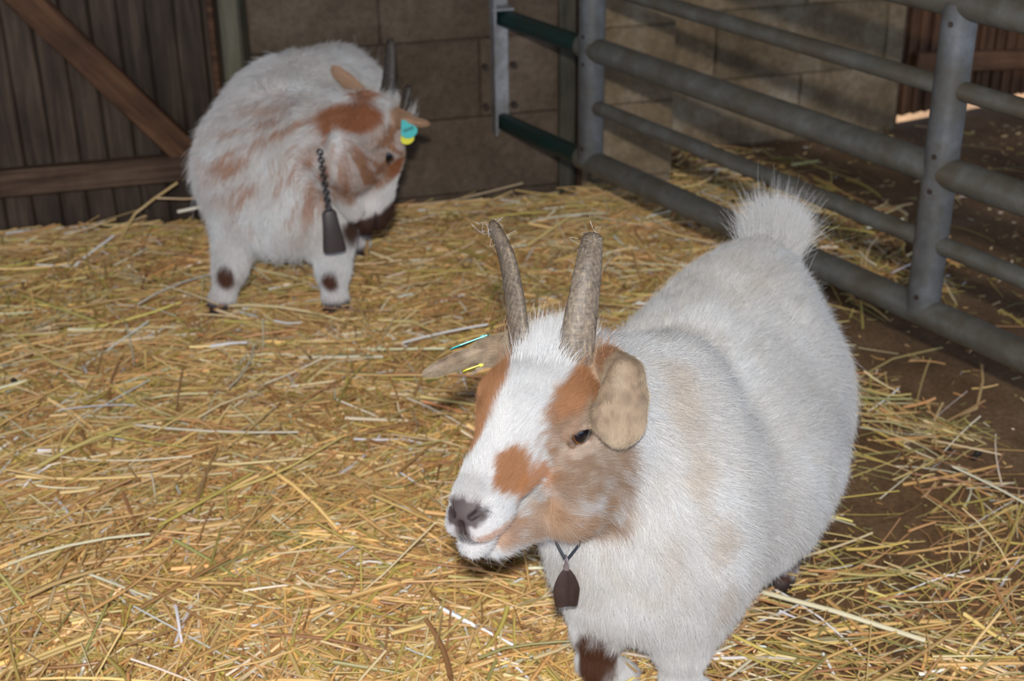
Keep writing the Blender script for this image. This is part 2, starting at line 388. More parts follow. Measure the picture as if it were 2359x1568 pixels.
HA_T = V3(.0120, 1.268, .495); HA_S = 1.27
HA_R = frame((-.481, -.877, .012), (-.054, .044, .998))
def near_goat_prims():
    H, W, d = head_prims(HA_T, HA_R, HA_S)
    ax = unit((.53, .85, 0)); lf = unit((.85, -.53, 0)); Rb = np.stack([lf, ax, V3(0, 0, 1)], 1)
    side = lambda Q: unit(V3(*ax))*1.0+np.stack([0*Q[:, 0], 0*Q[:, 0], -np.clip((.42-Q[:, 2])*6, .0, 2.2)], 1)
    B = lambda s, u, z: V3(.15, 1.395, 0)+ax*s+lf*u+V3(0, 0, z)      # along the spine, to its left, up
    nk = unit(V3(.10, .25, -.55))
    P = [ell(B(.19, .012, .255), (.147, .22, .140), Rb, .05, .024, side),
         ell(B(.235, -.036, .345), (.112, .205, .115), Rb, .05, .024, side),
         ell(B(.355, -.030, .345), (.112, .12, .120), Rb, .05, .024, side),
         ell(B(.02, .005, .285), (.125, .120, .130), Rb, .05, .024, side),
         cone(B(.06, -.005, .395), B(.40, -.035, .425), .046, .045, .05, .022, ax),
         ell(B(.02, .01, .20), (.095, .095, .075), Rb, .05, .026, unit((0, .3, -1)))]
    # neck from the chest up to the back of the head
    P += [cone(B(.02, 0, .33), W(0, -5.5, -4), .108, .066, .05, .024, nk),
          cone(B(.06, -.01, .42), W(0, -7, -.5), .060, .050, .04, .026, unit(V3(.2, .5, -.35))),
          cone(B(-.02, 0, .25), W(0, -4.5, -7), .075, .045, .04, .026, nk)]
    for p in P: p['tag'] = 4
    P += H
    # tail held up
    P += [cone(B(.452, -.038, .415), B(.460, -.038, .435), .034, .028, .03, .026, unit(V3(.03, .12, 1)), tag=2)]
    dn = V3(0, 0, -1)
    def fore(u, s0, foot):
        P.append(cone(B(s0, u, .25), B(s0-.01, u*.95, .13), .056, .028, .04, .022, dn+ax*.2))
        P.append(cone(B(s0-.01, u*.95, .14), B(s0-.012, u*.95, .075), .026, .021, .02, .012, dn))
        P.append(cone(B(s0-.012, u*.95, .075), foot+V3(0, 0, .03), .020, .017, .015, .010, dn))
        P.append(cone(foot+V3(0, 0, .035), foot+V3(-.005, -.012, .012), .022, .024, .012, .006, dn, tag=1))
    fore(.068, .0, V3(.226, 1.37, 0)); fore(-.040, -.02, V3(.135, 1.405, 0))
    def hind(u, s0, hock, foot):
        P.append(ell(B(s0, u, .25), (.05, .085, .115), Rb, .05, .026, dn+ax*.4))
        P.append(cone(B(s0-.03, u*1.05, .19), hock, .052, .026, .03, .016, dn))
        P.append(cone(hock, foot+V3(0, 0, .03), .024, .019, .015, .010, dn))
        P.append(cone(foot+V3(0, 0, .035), foot+V3(-.006, -.012, .012), .021, .023, .012, .006, dn, tag=1))
    hind(.065, .36, B(.385, .065, .13), B(.33, .06, 0)); hind(-.075, .36, B(.40, -.08, .13), B(.37, -.08, 0))
    # ears: the left one hangs folded beside the eye, the right one sticks out flat
    e = lambda *a: W(*a)
    L0, L1, L2, L3 = e(-4.6, -6.4, 2.2), e(-6.6, -5.2, 2.1), e(-7.4, -3.5, .2), e(-7.0, -2.0, -1.9)
    s = HA_S/100
    def flat(a, b, w, t, nrm, ex=.3, hl=.005):
        y = b-a; ln = np.linalg.norm(y); Rf = frame(y, nrm)
        return ell((a+b)/2, (w*s, ln*(.5+ex/2), t*s), Rf, .9*s, hl, unit(y), tag=3)
    nl = HA_R@unit(V3(-.75, .65, .15))
    P.append(cone(L0, L1, 1.3*s, 1.5*s, 1*s, .007, unit(L1-L0), tag=3))
    P.append(flat(L1*.8+L2*.2, L2, 2.1, .72, nl, .55)); P.append(flat(L1*.25+L2*.75, L3, 2.2, .66, nl, .25)); P.append(flat(L2, L3, 2.1, .62, nl, .5))
    R0, R1, R2, R3 = e(4.2, -6.0, 2.2), e(6.0, -5.2, 2.2), e(8.4, -4.1, 1.4), e(10.8, -3.0, .3)
    nr = HA_R@unit(V3(.1, -.5, .85))
    P.append(cone(R0, R1, 1.5*s, 1.2*s, 1*s, .007, unit(R1-R0), tag=3))
    P.append(flat(R1, R2, 1.9, .6, nr, .5)); P.append(flat(R2, R3, 1.5, .5, nr, .35))
    return P, W, d

# ---------------------------------------------------------------- the goat by the wall, head turned back over its left shoulder
HB_T = V3(-.244, 2.565, .336); HB_S = 1.20
HB_R = frame((.25, .12, -1.0), (.72, .68, .10))
def far_goat_prims():
    H, W, d = head_prims(HB_T, HB_R, HB_S)
    ax = unit((.22, .97, 0)); lf = unit((.97, -.22, 0)); Rb = np.stack([lf, ax, V3(0, 0, 1)], 1)
    B = lambda s, u, z: V3(-.447, 2.60, 0)+ax*s+lf*u+V3(0, 0, z)
    out = lambda Q: (Q-B(.10, .02, .46))*np.array([1, .6, 1])*4+np.array([0, 0, -.5])
    dn = V3(0, 0, -1)
    P = [ell(B(.02, -.008, .29), (.162, .135, .145), Rb, .05, .030, out),
         ell(B(.15, -.008, .312), (.170, .175, .162), Rb, .05, .026, out),
         ell(B(.272, .022, .325), (.13, .11, .125), Rb, .05, .026, out),
         cone(B(.05, 0, .395), B(.32, .025, .402), .055, .045, .05, .022, ax),
         ell(B(-.02, .01, .21), (.10, .09, .065), Rb, .05, .032, unit((0, -.2, -1)))]
    nk = unit(V3(-.3, -.1, -.7))
    P += [cone(B(.02, .06, .33), W(0, -5.0, -3.5), .105, .068, .05, .026, nk),
          cone(B(.06, .06, .36), W(0, -6.5, -1.0), .055, .042, .04, .026, unit(V3(.5, .1, -.4)))]
    P += H
    P.append(cone(B(.365, .03, .325), B(.40, .03, .35), .022, .010, .03, .07, unit(V3(.03, .12, 1)), tag=2))
    def fore(top, knee, foot):
        P.append(cone(top, knee, .058, .031, .04, .018, dn)); P.append(cone(knee, foot+V3(0, 0, .03), .026, .022, .015, .010, dn))
        P.append(cone(foot+V3(0, 0, .035), foot+V3(-.002, -.014, .012), .025, .027, .012, .006, dn, tag=1))
    fore(B(0, -.085, .21), V3(-.545, 2.525, .125), V3(-.567, 2.505, .022)); fore(B(0, .095, .21), V3(-.345, 2.515, .125), V3(-.342, 2.500, .022))
    def hind(u, hock, foot):
        P.append(ell(B(.27, u, .24), (.05, .07, .11), Rb, .05, .024, dn)); P.append(cone(B(.25, u, .19), hock, .05, .026, .03, .016, dn))
        P.append(cone(hock, foot+V3(0, 0, .03), .025, .021, .015, .010, dn)); P.append(cone(foot+V3(0, 0, .035), foot+V3(-.003, -.014, .012), .023, .025, .012, .006, dn, tag=1))
    hind(.08, V3(-.305, 2.83, .15), V3(-.325, 2.775, .03)); hind(-.08, V3(-.48, 2.85, .15), V3(-.50, 2.80, .03))
    s = HB_S/100
    def flat(a, b, w, t, nrm, ex=.3, hl=.005):
        y = b-a; ln = np.linalg.norm(y); Rf = frame(y, nrm)
        return ell((a+b)/2, (w*s, ln*(.5+ex/2), t*s), Rf, .9*s, hl, unit(y), tag=3)
    for q in (-1, 1):
        p = [W(q*x, y, z) for x, y, z in (((4.2, -6, 2.0), (5.8, -5.8, 2.2), (7.4, -5.4, 2.7), (9.2, -5.0, 3.6)) if q > 0 else ((4.2, -6.4, 2.8), (5.8, -8.4, 3.2), (7.7, -10.4, 3.2), (9.6, -12.2, 2.8)))]
        n = HB_R@unit(V3(q*.55, -.5, .7))
        P.append(cone(p[0], p[1], 1.4*s, 1.3*s, 1*s, .007, unit(p[1]-p[0]), tag=3)); P.append(flat(p[1], p[2], 1.9, .6, n, .5)); P.append(flat(p[2], p[3], 1.5, .5, n, .35))
    return P, W, d

# ---------------------------------------------------------------- the barn: walls, doors, floor, roof
A14 = math.radians(14)
WP = V3(.170, 3.160, 0); WE = V3(math.cos(A14), math.sin(A14), 0); WN = V3(-math.sin(A14), math.cos(A14), 0)   # the pen's back wall: origin, along, away
def frame_at(o, p, rz): o.location = p; o.rotation_euler = (0, 0, rz); return o
def blocks(name, s0, s1, z1, course, length, shift, depth, mat, seed, zoff=0.):
    """a wall of large blocks with thin recessed joints, in wall coordinates: x along, y away, z up"""
    r = random.Random(seed); b = MB(); z = -.12+zoff; row = 0
    b.box(s0+.002, s1-.002, .006, depth, -.1, z1, tone=.62)
    while z < z1-.01:
        zz = min(z+course, z1); off = shift[row % len(shift)]; s = s0-((s0-off) % length+length) % length
        while s < s1-.01:
            a, c = max(s, s0), min(s+length, s1)
            if c-a > .02: b.box(a+.0015, c-.0015, 0, depth*.9, z+.0015, zz-.0015, .004, r.uniform(.86, 1.1))
            s += length
        z = zz; row += 1
    return b.build(name, mat, None)
wl = frame_at(blocks('wall_back', -.745, -.012, 2.4, .18, .48, (-.24, .018), .2, M_BLOCK, 3), WP, A14); tag(wl, kind='structure')
we = frame_at(blocks('wall_end', -.010, .225, 2.4, .18, .48, (-.24, .018), .2, M_BLOCK2, 4), WP, A14); tag(we, kind='structure')
RP = WP+WN*.31
wr = frame_at(blocks('wall_recess', .21, .985, 2.4, .1805, .48, (.45, .214), .2, M_BLOCK2, 5, -.058), RP, A14); tag(wr, kind='structure')
b = MB(); b.box(.20, .225, .19, .32, -.1, 2.4); rt = frame_at(b.build('wall_return', M_BLOCK2), WP, A14); tag(rt, kind='structure')
# grey upright strip with a rusty edge at the end of the gate
b = MB(); b.box(-.060, -.020, -.012, .0, -.02, 2.4, .002, .6); st = frame_at(b.build('trim_1', M_POSTW), WP, A14); tag(st, kind='structure')
b = MB(); b.box(-.018, -.004, -.016, .0, -.02, 2.4, .002, .6); st = frame_at(b.build('trim_2', M_BRACE), WP, A14); tag(st, kind='structure')
b = MB(); b.box(-.802, -.758, -.03, .12, -.02, 2.4, .006); b.box(-.80, -.735, .03, .12, -.02, 2.4, 0, .35); st = frame_at(b.build('trim_3', M_POSTW), WP, A14); tag(st, kind='structure')  # second box added: darkened backing that fills the shaded gap and blocks sun

# left plank door: boards, diagonal brace, horizontal rail
door = empty('door_1', WP, A14); tag(door, kind='structure')
b = MB(); r = random.Random(2); s = -2.66
while s < -.83:
    w = .114; e0 = s; e1 = min(s+w, -.812)
    t0 = r.uniform(.8, 1.2)
    b.box(e0+.0018, e0+w*.5-.0008, 0, .022, .035, 2.1, .004, t0*r.uniform(.93, 1.07)); b.box(e0+w*.5+.0008, e1-.0018, 0, .022, .035, 2.1, .004, t0*r.uniform(.93, 1.07)); s += w
b.box(-2.66, -.812, .016, .03, .04, 2.1, 0, .45)
b.build('board_panel', M_DOOR, door)
b = MB(); b.box(-2.64, -.825, -.030, 0, .163, .222, .004); b.build('rail', M_RAIL, door)
ang = math.atan2(.57-.245, -1.172+.911); L_ = 1.9
o = MB(); o.box(0, L_, -.028, 0, -.031, .031, .004); br = o.build('brace', M_BRACE, door)
br.location = (-.895, 0, .216); br.rotation_euler = (0, -ang, 0)
b = MB(); b.box(-.826, -.812, -.012, 0, .035, 2.1, .003, .9); b.build('edge_strip', M_BRACE, door)

# right-hand ribbed door far behind the gate
D2 = V3(1.062, 3.765, 0); a26 = math.radians(26)
door2 = empty('door_2', D2, a26); tag(door2, kind='structure')
b = MB(); r = random.Random(9); s = 0.
while s < 1.7:
    b.box(s+.001, s+.0185, -.006 if int(s/.02) % 2 else 0, .02, .020, 2.1, .003, r.uniform(.78, 1.15)); s += .02
b.box(0, 1.7, .01, .026, .022, 2.1, 0, .5)
b.build('ribbed_panel', M_REDWOOD, door2)
b = MB(); b.box(.015, 1.7, -.034, 0, .145, .198, .004); o = b.build('rail', M_REDRAIL, door2); o.rotation_euler = (0, math.radians(6), 0); o.location = (0, 0, .004)
b = MB(); b.box(-.07, .004, -.012, .08, 0, 2.4, .003, .8); st = frame_at(b.build('trim_4', M_BRACE), D2, a26); tag(st, kind='structure')

def slab(name, x0, x1, y0, y1, z0, z1, mat): b = MB(); b.box(x0, x1, y0, y1, z0, z1); return tag(b.build(name, mat), kind='structure')
slab('floor', -4, 4, -2.5, 5.0, -.12, 0, M_FLOOR)
slab('ceiling', -4.2, 4.2, -1.2, 4.6, 2.4, 2.5, M_DOOR)
M_YARD = m_block('sunny_yard', lin(190, 176, 150), lin(205, 192, 168), lin(220, 208, 186))
slab('ground_outside', -8, 8, 5.0, 16, -.2, -.02, M_YARD)
b = MB(); b.box(-1.75, 0, 0, .2, -.1, 2.4); o = b.build('wall_left', M_BLOCK); frame_at(o, WP+WE*(-2.68), A14); tag(o, kind='structure')
b = MB(); b.box(1.7, 3.2, 0, .2, -.1, 2.4); o = b.build('wall_right', M_BLOCK2); frame_at(o, D2, a26); tag(o, kind='structure')
b = MB(); b.box(-2.72, -.745, 0, .1, 2.1, 2.4); o = b.build('wall_lintel', M_BLOCK); frame_at(o, WP, A14); tag(o, kind='structure')
b = MB(); b.box(0, 1.72, 0, .1, 2.1, 2.4); o = b.build('wall_header', M_BLOCK2); frame_at(o, D2, a26); tag(o, kind='structure')

# ---------------------------------------------------------------- the tubular gate
GA = V3(.169, 2.820, 0); GD = unit(V3(.546, -.838, 0)); GRZ = math.atan2(GD[1], GD[0])
gate = empty('livestock_gate', GA, GRZ)
tag(gate, 'galvanised tubular steel gate with five rails and round uprights across the pen', 'gate')
GL = 2.05
def gtube(name, pts, rad, mat, n=20, parent=gate): return MB().tube(pts, rad, n).build(name, mat, parent, True)
for z, rd, s0 in ((.230, .0245, -.032), (.350, .0150, .0), (.468, .0245, -.032), (.598, .0150, 0), (.727, .0245, -.032)):
    gtube('rail', [(s0, 0, z), (GL*.33, 0, z), (GL*.66, 0, z), (GL, 0, z)], rd, M_GALV)
for s0, rd, mt, z0, z1 in ((.0, .027, M_GALV2, .232, .74), (.905, .0265, M_GALV2, .232, .727), (GL, .0265, M_GALV2, .0, .75)):
    up = gtube('upright', [(s0, 0, z0), (s0, 0, (z0+z1)/2), (s0, 0, z1)], rd, mt)
    # small drain holes beside the welds
    for z in (.262, .440, .496, .698):
        d_ = MB(); d_.tube([(s0+.006, -rd+.0015, z), (s0+.006, -rd-.0006, z)], .0045, 10); d_.build('drain_hole', M_BOLT, up, True)
for z in (.230, .468, .727):   # the inner tubes that slide out towards the wall bracket
    o = gtube('extension_tube', [(-.335, 0, z), (-.18, 0, z), (-.01, 0, z)], .0195, M_GREEN)
br = empty('wall_bracket', WP+WE*(-.196), A14)
tag(br, 'grey steel channel bracket bolted to the block wall, holding the gate ends', 'bracket')
b = MB(); b.box(-.020, .020, -.006, 0, .205, .80, .002); b.box(-.021, -.015, -.045, 0, .205, .80, .002); b.build('plate', M_STEEL, br)
b = MB(); b.box(-.024, .024, -.046, 0, .488, .493, .001); b.build('cross_plate', M_STEEL, br)
for x in (-.034, .032):
    for z in (.356, .264):
        b = MB().tube([(x, .0, z), (x, -.012, z)], .0085, 6); b.tube([(x, -.012, z), (x, -.020, z)], .0045, 8); b.build('bolt', M_BOLT, br)

# ---------------------------------------------------------------- straw
def bound_x(y): return np.interp(y, [1.0, 1.35, 1.55, 1.85, 2.2, 2.5, 2.95, 3.4], [.10, .14, .22, .33, .37, .43, .48, .42])
def pen(x, y): return sstep(.13, -.10, x-bound_x(y))
def wall_d(x, y): return (np.stack([x, y], -1)-WP[:2])@WN[:2]
def ground(x, y):
    P = np.stack([x*3.1, y*3.1, 0*x], -1).reshape(-1, 3); n = noise(P, 3).reshape(np.shape(x)); n2 = noise(P*3.2, 5).reshape(np.shape(x))
    base = .030+.034*sstep(-.3, -1.2, x)*sstep(2.0, 3.0, y)+.016*(n-.5)+.010*(n2-.5)
    return pen(x, y)*np.maximum(base, .006)+.002
PAL = np.array([srgb(*c) for c in ((232, 192, 128), (222, 180, 114), (214, 166, 104), (198, 146, 92), (236, 208, 156), (226, 194, 122), (194, 170, 88), (206, 182, 98), (240, 224, 190), (246, 242, 236), (172, 126, 82), (164, 150, 90))])
PW = np.array([17, 17, 15, 9, 11, 11, 5, 5, 5, 2.2, 5, 2.]); PW /= PW.sum()
PW2 = np.array([9, 10, 10, 8, 10, 8, 10, 8, 8, 2.5, 8, 14.]); PW2 /= PW2.sum()
def stalks(xy, z, az, pitch, ln, wd, bend, tone, sides=5, rings=5, kink=None):
    n = len(xy); t = np.linspace(-.5, .5, rings); cx = np.cos(az); sx = np.sin(az)
    D = np.stack([cx*np.cos(pitch), sx*np.cos(pitch), np.sin(pitch)], 1); Nn = np.stack([-sx, cx, 0*cx], 1)
    U = np.cross(D, Nn)
    P = np.stack([xy[:, 0], xy[:, 1], z], 1)[:, None]+D[:, None]*(ln[:, None]*t)[..., None]
    cv = (4*t*t-.33)*.5
    P = P+Nn[:, None]*(bend[:, 0:1]*ln[:, None]*cv)[..., None]+np.array([0, 0, -1.])*(bend[:, 1:2]*ln[:, None]*cv)[..., None]
    if kink is not None:
        kd = np.clip(t[None]-kink[:, 1:2], 0, 1)*ln[:, None]; P = P+Nn[:, None]*(kd*kink[:, 0:1])[..., None]
    a = np.arange(sides)*2*np.pi/sides; rot = rnd.uniform(0, 6.28, n)
    flat = rnd.uniform(.45, 1., n)
    c = np.cos(a)[None]*1.; s_ = np.sin(a)[None]*flat[:, None]
    ex = c*np.cos(rot)[:, None]-s_*np.sin(rot)[:, None]; ey = c*np.sin(rot)[:, None]+s_*np.cos(rot)[:, None]
    w = (wd[:, None]*(1-.25*(t+.5)))[..., None]*.5
    V = P[:, :, None]+Nn[:, None, None]*(ex[:, None]*w)[..., None]+U[:, None, None]*(ey[:, None]*w)[..., None]
    base = np.arange(n)[:, None, None, None]*rings*sides
    i = np.arange(rings-1)[:, None]*sides; k = np.arange(sides)[None]; k2 = (k+1) % sides
    q = np.stack([i+k, i+k2, i+sides+k2, i+sides+k], -1)[None]+base
    cap = np.concatenate([np.arange(sides)[None, ::-1]]*1, 0)
    return V.reshape(-1, 3), q.reshape(-1, 4), np.repeat(tone, rings*sides, 0)
def quick_mesh(name, V, Q, tone, mat, extra=None):
    """one mesh from numpy quads (and an optional second set of vertices and quads)"""
    if extra is not None: Q = np.concatenate([Q, extra[1]+len(V)]); V = np.concatenate([V, extra[0]]); tone = np.concatenate([tone, extra[2]])
    me = bpy.data.meshes.new(name); n = len(Q); me.vertices.add(len(V)); me.vertices.foreach_set('co', V.astype(np.float32).ravel())
    me.loops.add(n*4); me.loops.foreach_set('vertex_index', Q.astype(np.int32).ravel()); me.polygons.add(n)
    me.polygons.foreach_set('loop_start', np.arange(0, n*4, 4, dtype=np.int32)); me.polygons.foreach_set('use_smooth', np.ones(n, bool)); me.update(calc_edges=True)
    at = me.color_attributes.new('tone', 'FLOAT_COLOR', 'POINT'); c = np.ones((len(V), 4), np.float32); c[:, :3] = tone; at.data.foreach_set('color', c.ravel())
    me.materials.append(mat); o = bpy.data.objects.new(name, me); COL.objects.link(o); return o
def pick(n, w, vary=.16):
    t = PAL[rnd.choice(len(PAL), n, p=w)]; return t*rnd.lognormal(0, vary, (n, 1))*rnd.lognormal(0, .04, (n, 3))
def scatter(n, x0, x1, y0, y1, dens, wall_gap=.02):
    xy = np.zeros((0, 2))
    while len(xy) < n:
        c = np.stack([rnd.uniform(x0, x1, n), rnd.uniform(y0, y1, n)], 1); k = (rnd.uniform(0, 1, n) < dens(c[:, 0], c[:, 1])) & (wall_d(c[:, 0], c[:, 1]) < -wall_gap); xy = np.concatenate([xy, c[k]])
    return xy[:n]
def azim(xy, seed, spread, mean=.15):
    a = noise(np.c_[xy*2.3, 0*xy[:, :1]], seed)*5.5-2.75; return mean+a*.75+rnd.normal(0, spread, len(xy))
# the deep bed in the pen
N1 = 62000
xy = scatter(N1, -1.7, .75, 1.0, 3.3, lambda x, y: np.maximum(pen(x, y), 0)*np.clip(1.5-.22*y, .6, 1.2))
ln = np.clip(rnd.lognormal(math.log(.092), .58, N1), .015, .34); wd = np.clip(rnd.lognormal(math.log(.0036), .36, N1), .0012, .0072)
az1 = azim(xy, 11, .9)
for _ in range(4):   # no stalk may run into the back wall
    e_ = np.stack([np.cos(az1), np.sin(az1)], 1)*ln[:, None]*.55; bad = (wall_d(*(xy+e_).T) > -.006) | (wall_d(*(xy-e_).T) > -.006); az1[bad] = A14+rnd.normal(0, .25/(1+_), bad.sum())
V1, Q1, T1 = stalks(xy, ground(xy[:, 0], xy[:, 1])+rnd.uniform(-.012, .012, N1)+.004*rnd.exponential(1, N1), az1, rnd.normal(0, .10, N1), ln, wd, rnd.normal(0, .05, (N1, 2)), pick(N1, PW),
                    kink=np.stack([rnd.normal(0, .5, N1)*(rnd.uniform(0, 1, N1) < .2), rnd.uniform(-.3, .3, N1)], 1))
NL = 3800   # longer, stouter stalks lying on top
xl = scatter(NL, -1.7, .6, 1.0, 3.2, lambda x, y: np.maximum(pen(x, y), 0)*np.clip(1.5-.22*y, .6, 1.2), .17)
VL, QL, TL = stalks(xl, ground(xl[:, 0], xl[:, 1])+.010+.006*rnd.exponential(1, NL), azim(xl, 31, .8, .3), rnd.normal(0, .06, NL), np.clip(rnd.lognormal(math.log(.15), .35, NL), .06, .32), np.clip(rnd.lognormal(math.log(.0052), .25, NL), .003, .0085), rnd.normal(0, .05, (NL, 2)), pick(NL, PW, .2)*1.04,
                    kink=np.stack([rnd.normal(0, .5, NL)*(rnd.uniform(0, 1, NL) < .25), rnd.uniform(-.3, .3, NL)], 1))
Q1 = np.concatenate([Q1, QL+len(V1)]); V1 = np.concatenate([V1, VL]); T1 = np.concatenate([T1, TL])
g = 150; gx = np.linspace(-2.2, 1.0, g); gy = np.linspace(.6, 3.6, g); X, Y = np.meshgrid(gx, gy, indexing='ij')
Zm = np.where((pen(X, Y) > .02) & (wall_d(X, Y) < -.004), ground(X, Y)-.012, -.02)
I = (np.arange(g-1)[:, None]*g+np.arange(g-1)[None]).ravel(); keep = (Zm.ravel()[I] > -.01) | (Zm.ravel()[I+g+1] > -.01)
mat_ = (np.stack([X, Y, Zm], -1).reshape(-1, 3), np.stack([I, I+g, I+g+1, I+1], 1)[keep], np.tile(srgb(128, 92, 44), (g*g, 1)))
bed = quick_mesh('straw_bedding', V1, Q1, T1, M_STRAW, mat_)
tag(bed, 'deep golden straw bedding covering the pen floor under both goats', 'straw', kind='stuff')
# thin straw and hay on the bare floor by the gate
def d_thin(x, y):
    w = 1-pen(x, y)
    a = .50*sstep(1.82, 1.45, y)*sstep(1.15, .5, x-.3*(1.6-y))+.10*sstep(2.1, 1.7, y)
    for (px, py, qx, qy, rr, k) in ((.50, 2.30, .72, 2.05, .038, .9), (.62, 1.98, .76, 1.82, .05, .42), (.66, 1.75, .80, 1.84, .04, .5), (.45, 3.32, .75, 2.78, .16, .5), (.60, 2.75, .80, 2.65, .10, .25)):
        dx, dy = qx-px, qy-py; t = np.clip(((x-px)*dx+(y-py)*dy)/(dx*dx+dy*dy), 0, 1); d2 = (x-px-t*dx)**2+(y-py-t*dy)**2; a = np.maximum(a, k*np.exp(-d2/rr**2))
    return np.clip(a+.012, 0, 1)*np.clip(w+.25, 0, 1)
N2 = 3500
xy = scatter(N2, .05, 1.6, 1.0, 3.75, d_thin, -.36)
ln = np.clip(rnd.lognormal(math.log(.10), .5, N2), .02, .26); wd = np.clip(rnd.lognormal(math.log(.0031), .5, N2), .0008, .0068)
V2, Q2, T2 = stalks(xy, .006+ground(xy[:, 0], xy[:, 1])+rnd.exponential(.006, N2), azim(xy, 23, .7, -.3), rnd.normal(0, .06, N2), ln, wd, rnd.normal(0, .05, (N2, 2)), pick(N2, PW2, .2),
                    kink=np.stack([rnd.normal(0, .5, N2)*(rnd.uniform(0, 1, N2) < .25), rnd.uniform(-.3, .3, N2)], 1))
N3 = 4500   # broken chaff
xy = scatter(N3, .05, 1.6, 1.0, 3.75, lambda x, y: np.clip(d_thin(x, y)*.8+.10, 0, 1), -.36)
V3_, Q3, T3 = stalks(xy, .004+ground(xy[:, 0], xy[:, 1])+rnd.exponential(.002, N3), rnd.uniform(0, 6.28, N3), rnd.normal(0, .1, N3), rnd.uniform(.004, .022, N3), rnd.uniform(.0012, .0035, N3), rnd.normal(0, .05, (N3, 2)), pick(N3, PW2, .3))
loose = quick_mesh('loose_straw', np.concatenate([V2, V3_]), np.concatenate([Q2, Q3+len(V2)]), np.concatenate([T2, T3]), M_STRAW)
tag(loose, 'thin loose straw and hay scattered over the bare brown floor by the gate', 'straw', kind='stuff')
# stalks that stand out one by one
def stalk(label, pts, w, col, group=None):
    o = MB().tube(pts, w/2, 8).build('straw_stalk', M_STRAW, None, True); c = np.ones((len(o.data.vertices), 4), np.float32); c[:, :3] = srgb(*col)
    o.data.color_attributes['tone'].data.foreach_set('color', c.ravel()); return tag(o, label, 'straw', group)
stalk('long bent straw stalk poking up in front of the plank door', [(-.838, 2.785, .067), (-.804, 2.835, .119), (-.761, 2.845, .149), (-.710, 2.858, .180)], .006, (196, 160, 96))
stalk('thin straw stalk lying level across the plank door behind the far goat', [(-.758, 2.846, .150), (-.70, 2.86, .142), (-.60, 2.89, .136)], .0045, (190, 150, 92))
stalk('pale straw stalk in the gap under the plank door, daylight put into its colour', [(-.735, 2.925, .088), (-.69, 2.935, .094), (-.62, 2.95, .099)], .0075, (240, 226, 196))  # the bright daylight slit is painted into this stalk's pale colour
stalk('straw stalk hanging over the bottom gate rail down to the bare floor', [(.856, 2.286, .012), (.838, 2.22, .014), (.800, 2.13, .010), (.765, 2.11, .008)], .006, (206, 166, 106))
stalk('short pale straw piece alone on the bare floor beyond the gate', [(.906, 3.105, .008), (.919, 3.056, .008)], .007, (226, 206, 168))
stalk('thin olive hay stem along the bare floor below the bottom gate rail', [(.621, 2.248, .008), (.70, 2.31, .016), (.807, 2.365, .010)], .0035, (176, 152, 88))
stalk('bright pale straw stalk lying on loose hay beside the near foreleg', [(.34, 1.585, .03), (.43, 1.54, .030), (.537, 1.483, .024)], .007, (236, 222, 182))
for i, (x, y) in enumerate(((.715, 2.0), (.749, 1.971), (.760, 1.985), (-.882, 2.213), (.60, 2.36))):
    z = .007 if x > 0 else float(ground(np.array(x), np.array(y)))+.014
    b = MB(); P_ = [(x-.006, y-.002, z), (x-.004, y-.001, z), (x, y, z), (x+.004, y+.001, z), (x+.006, y+.002, z)]
    b.tube(P_, [.0015, .0042, .0055, .0042, .0015], 10); o = b.build('dropping', M_PELLET, None, True)
    tag(o, ('dark dropping on the straw near the left edge of the pen' if i == 3 else 'dark dropping on the bare floor in front of the gate, left of the others' if i == 4 else 'dark dropping in the small cluster on the bare floor by the loose straw'), 'dropping', 'droppings on the floor')

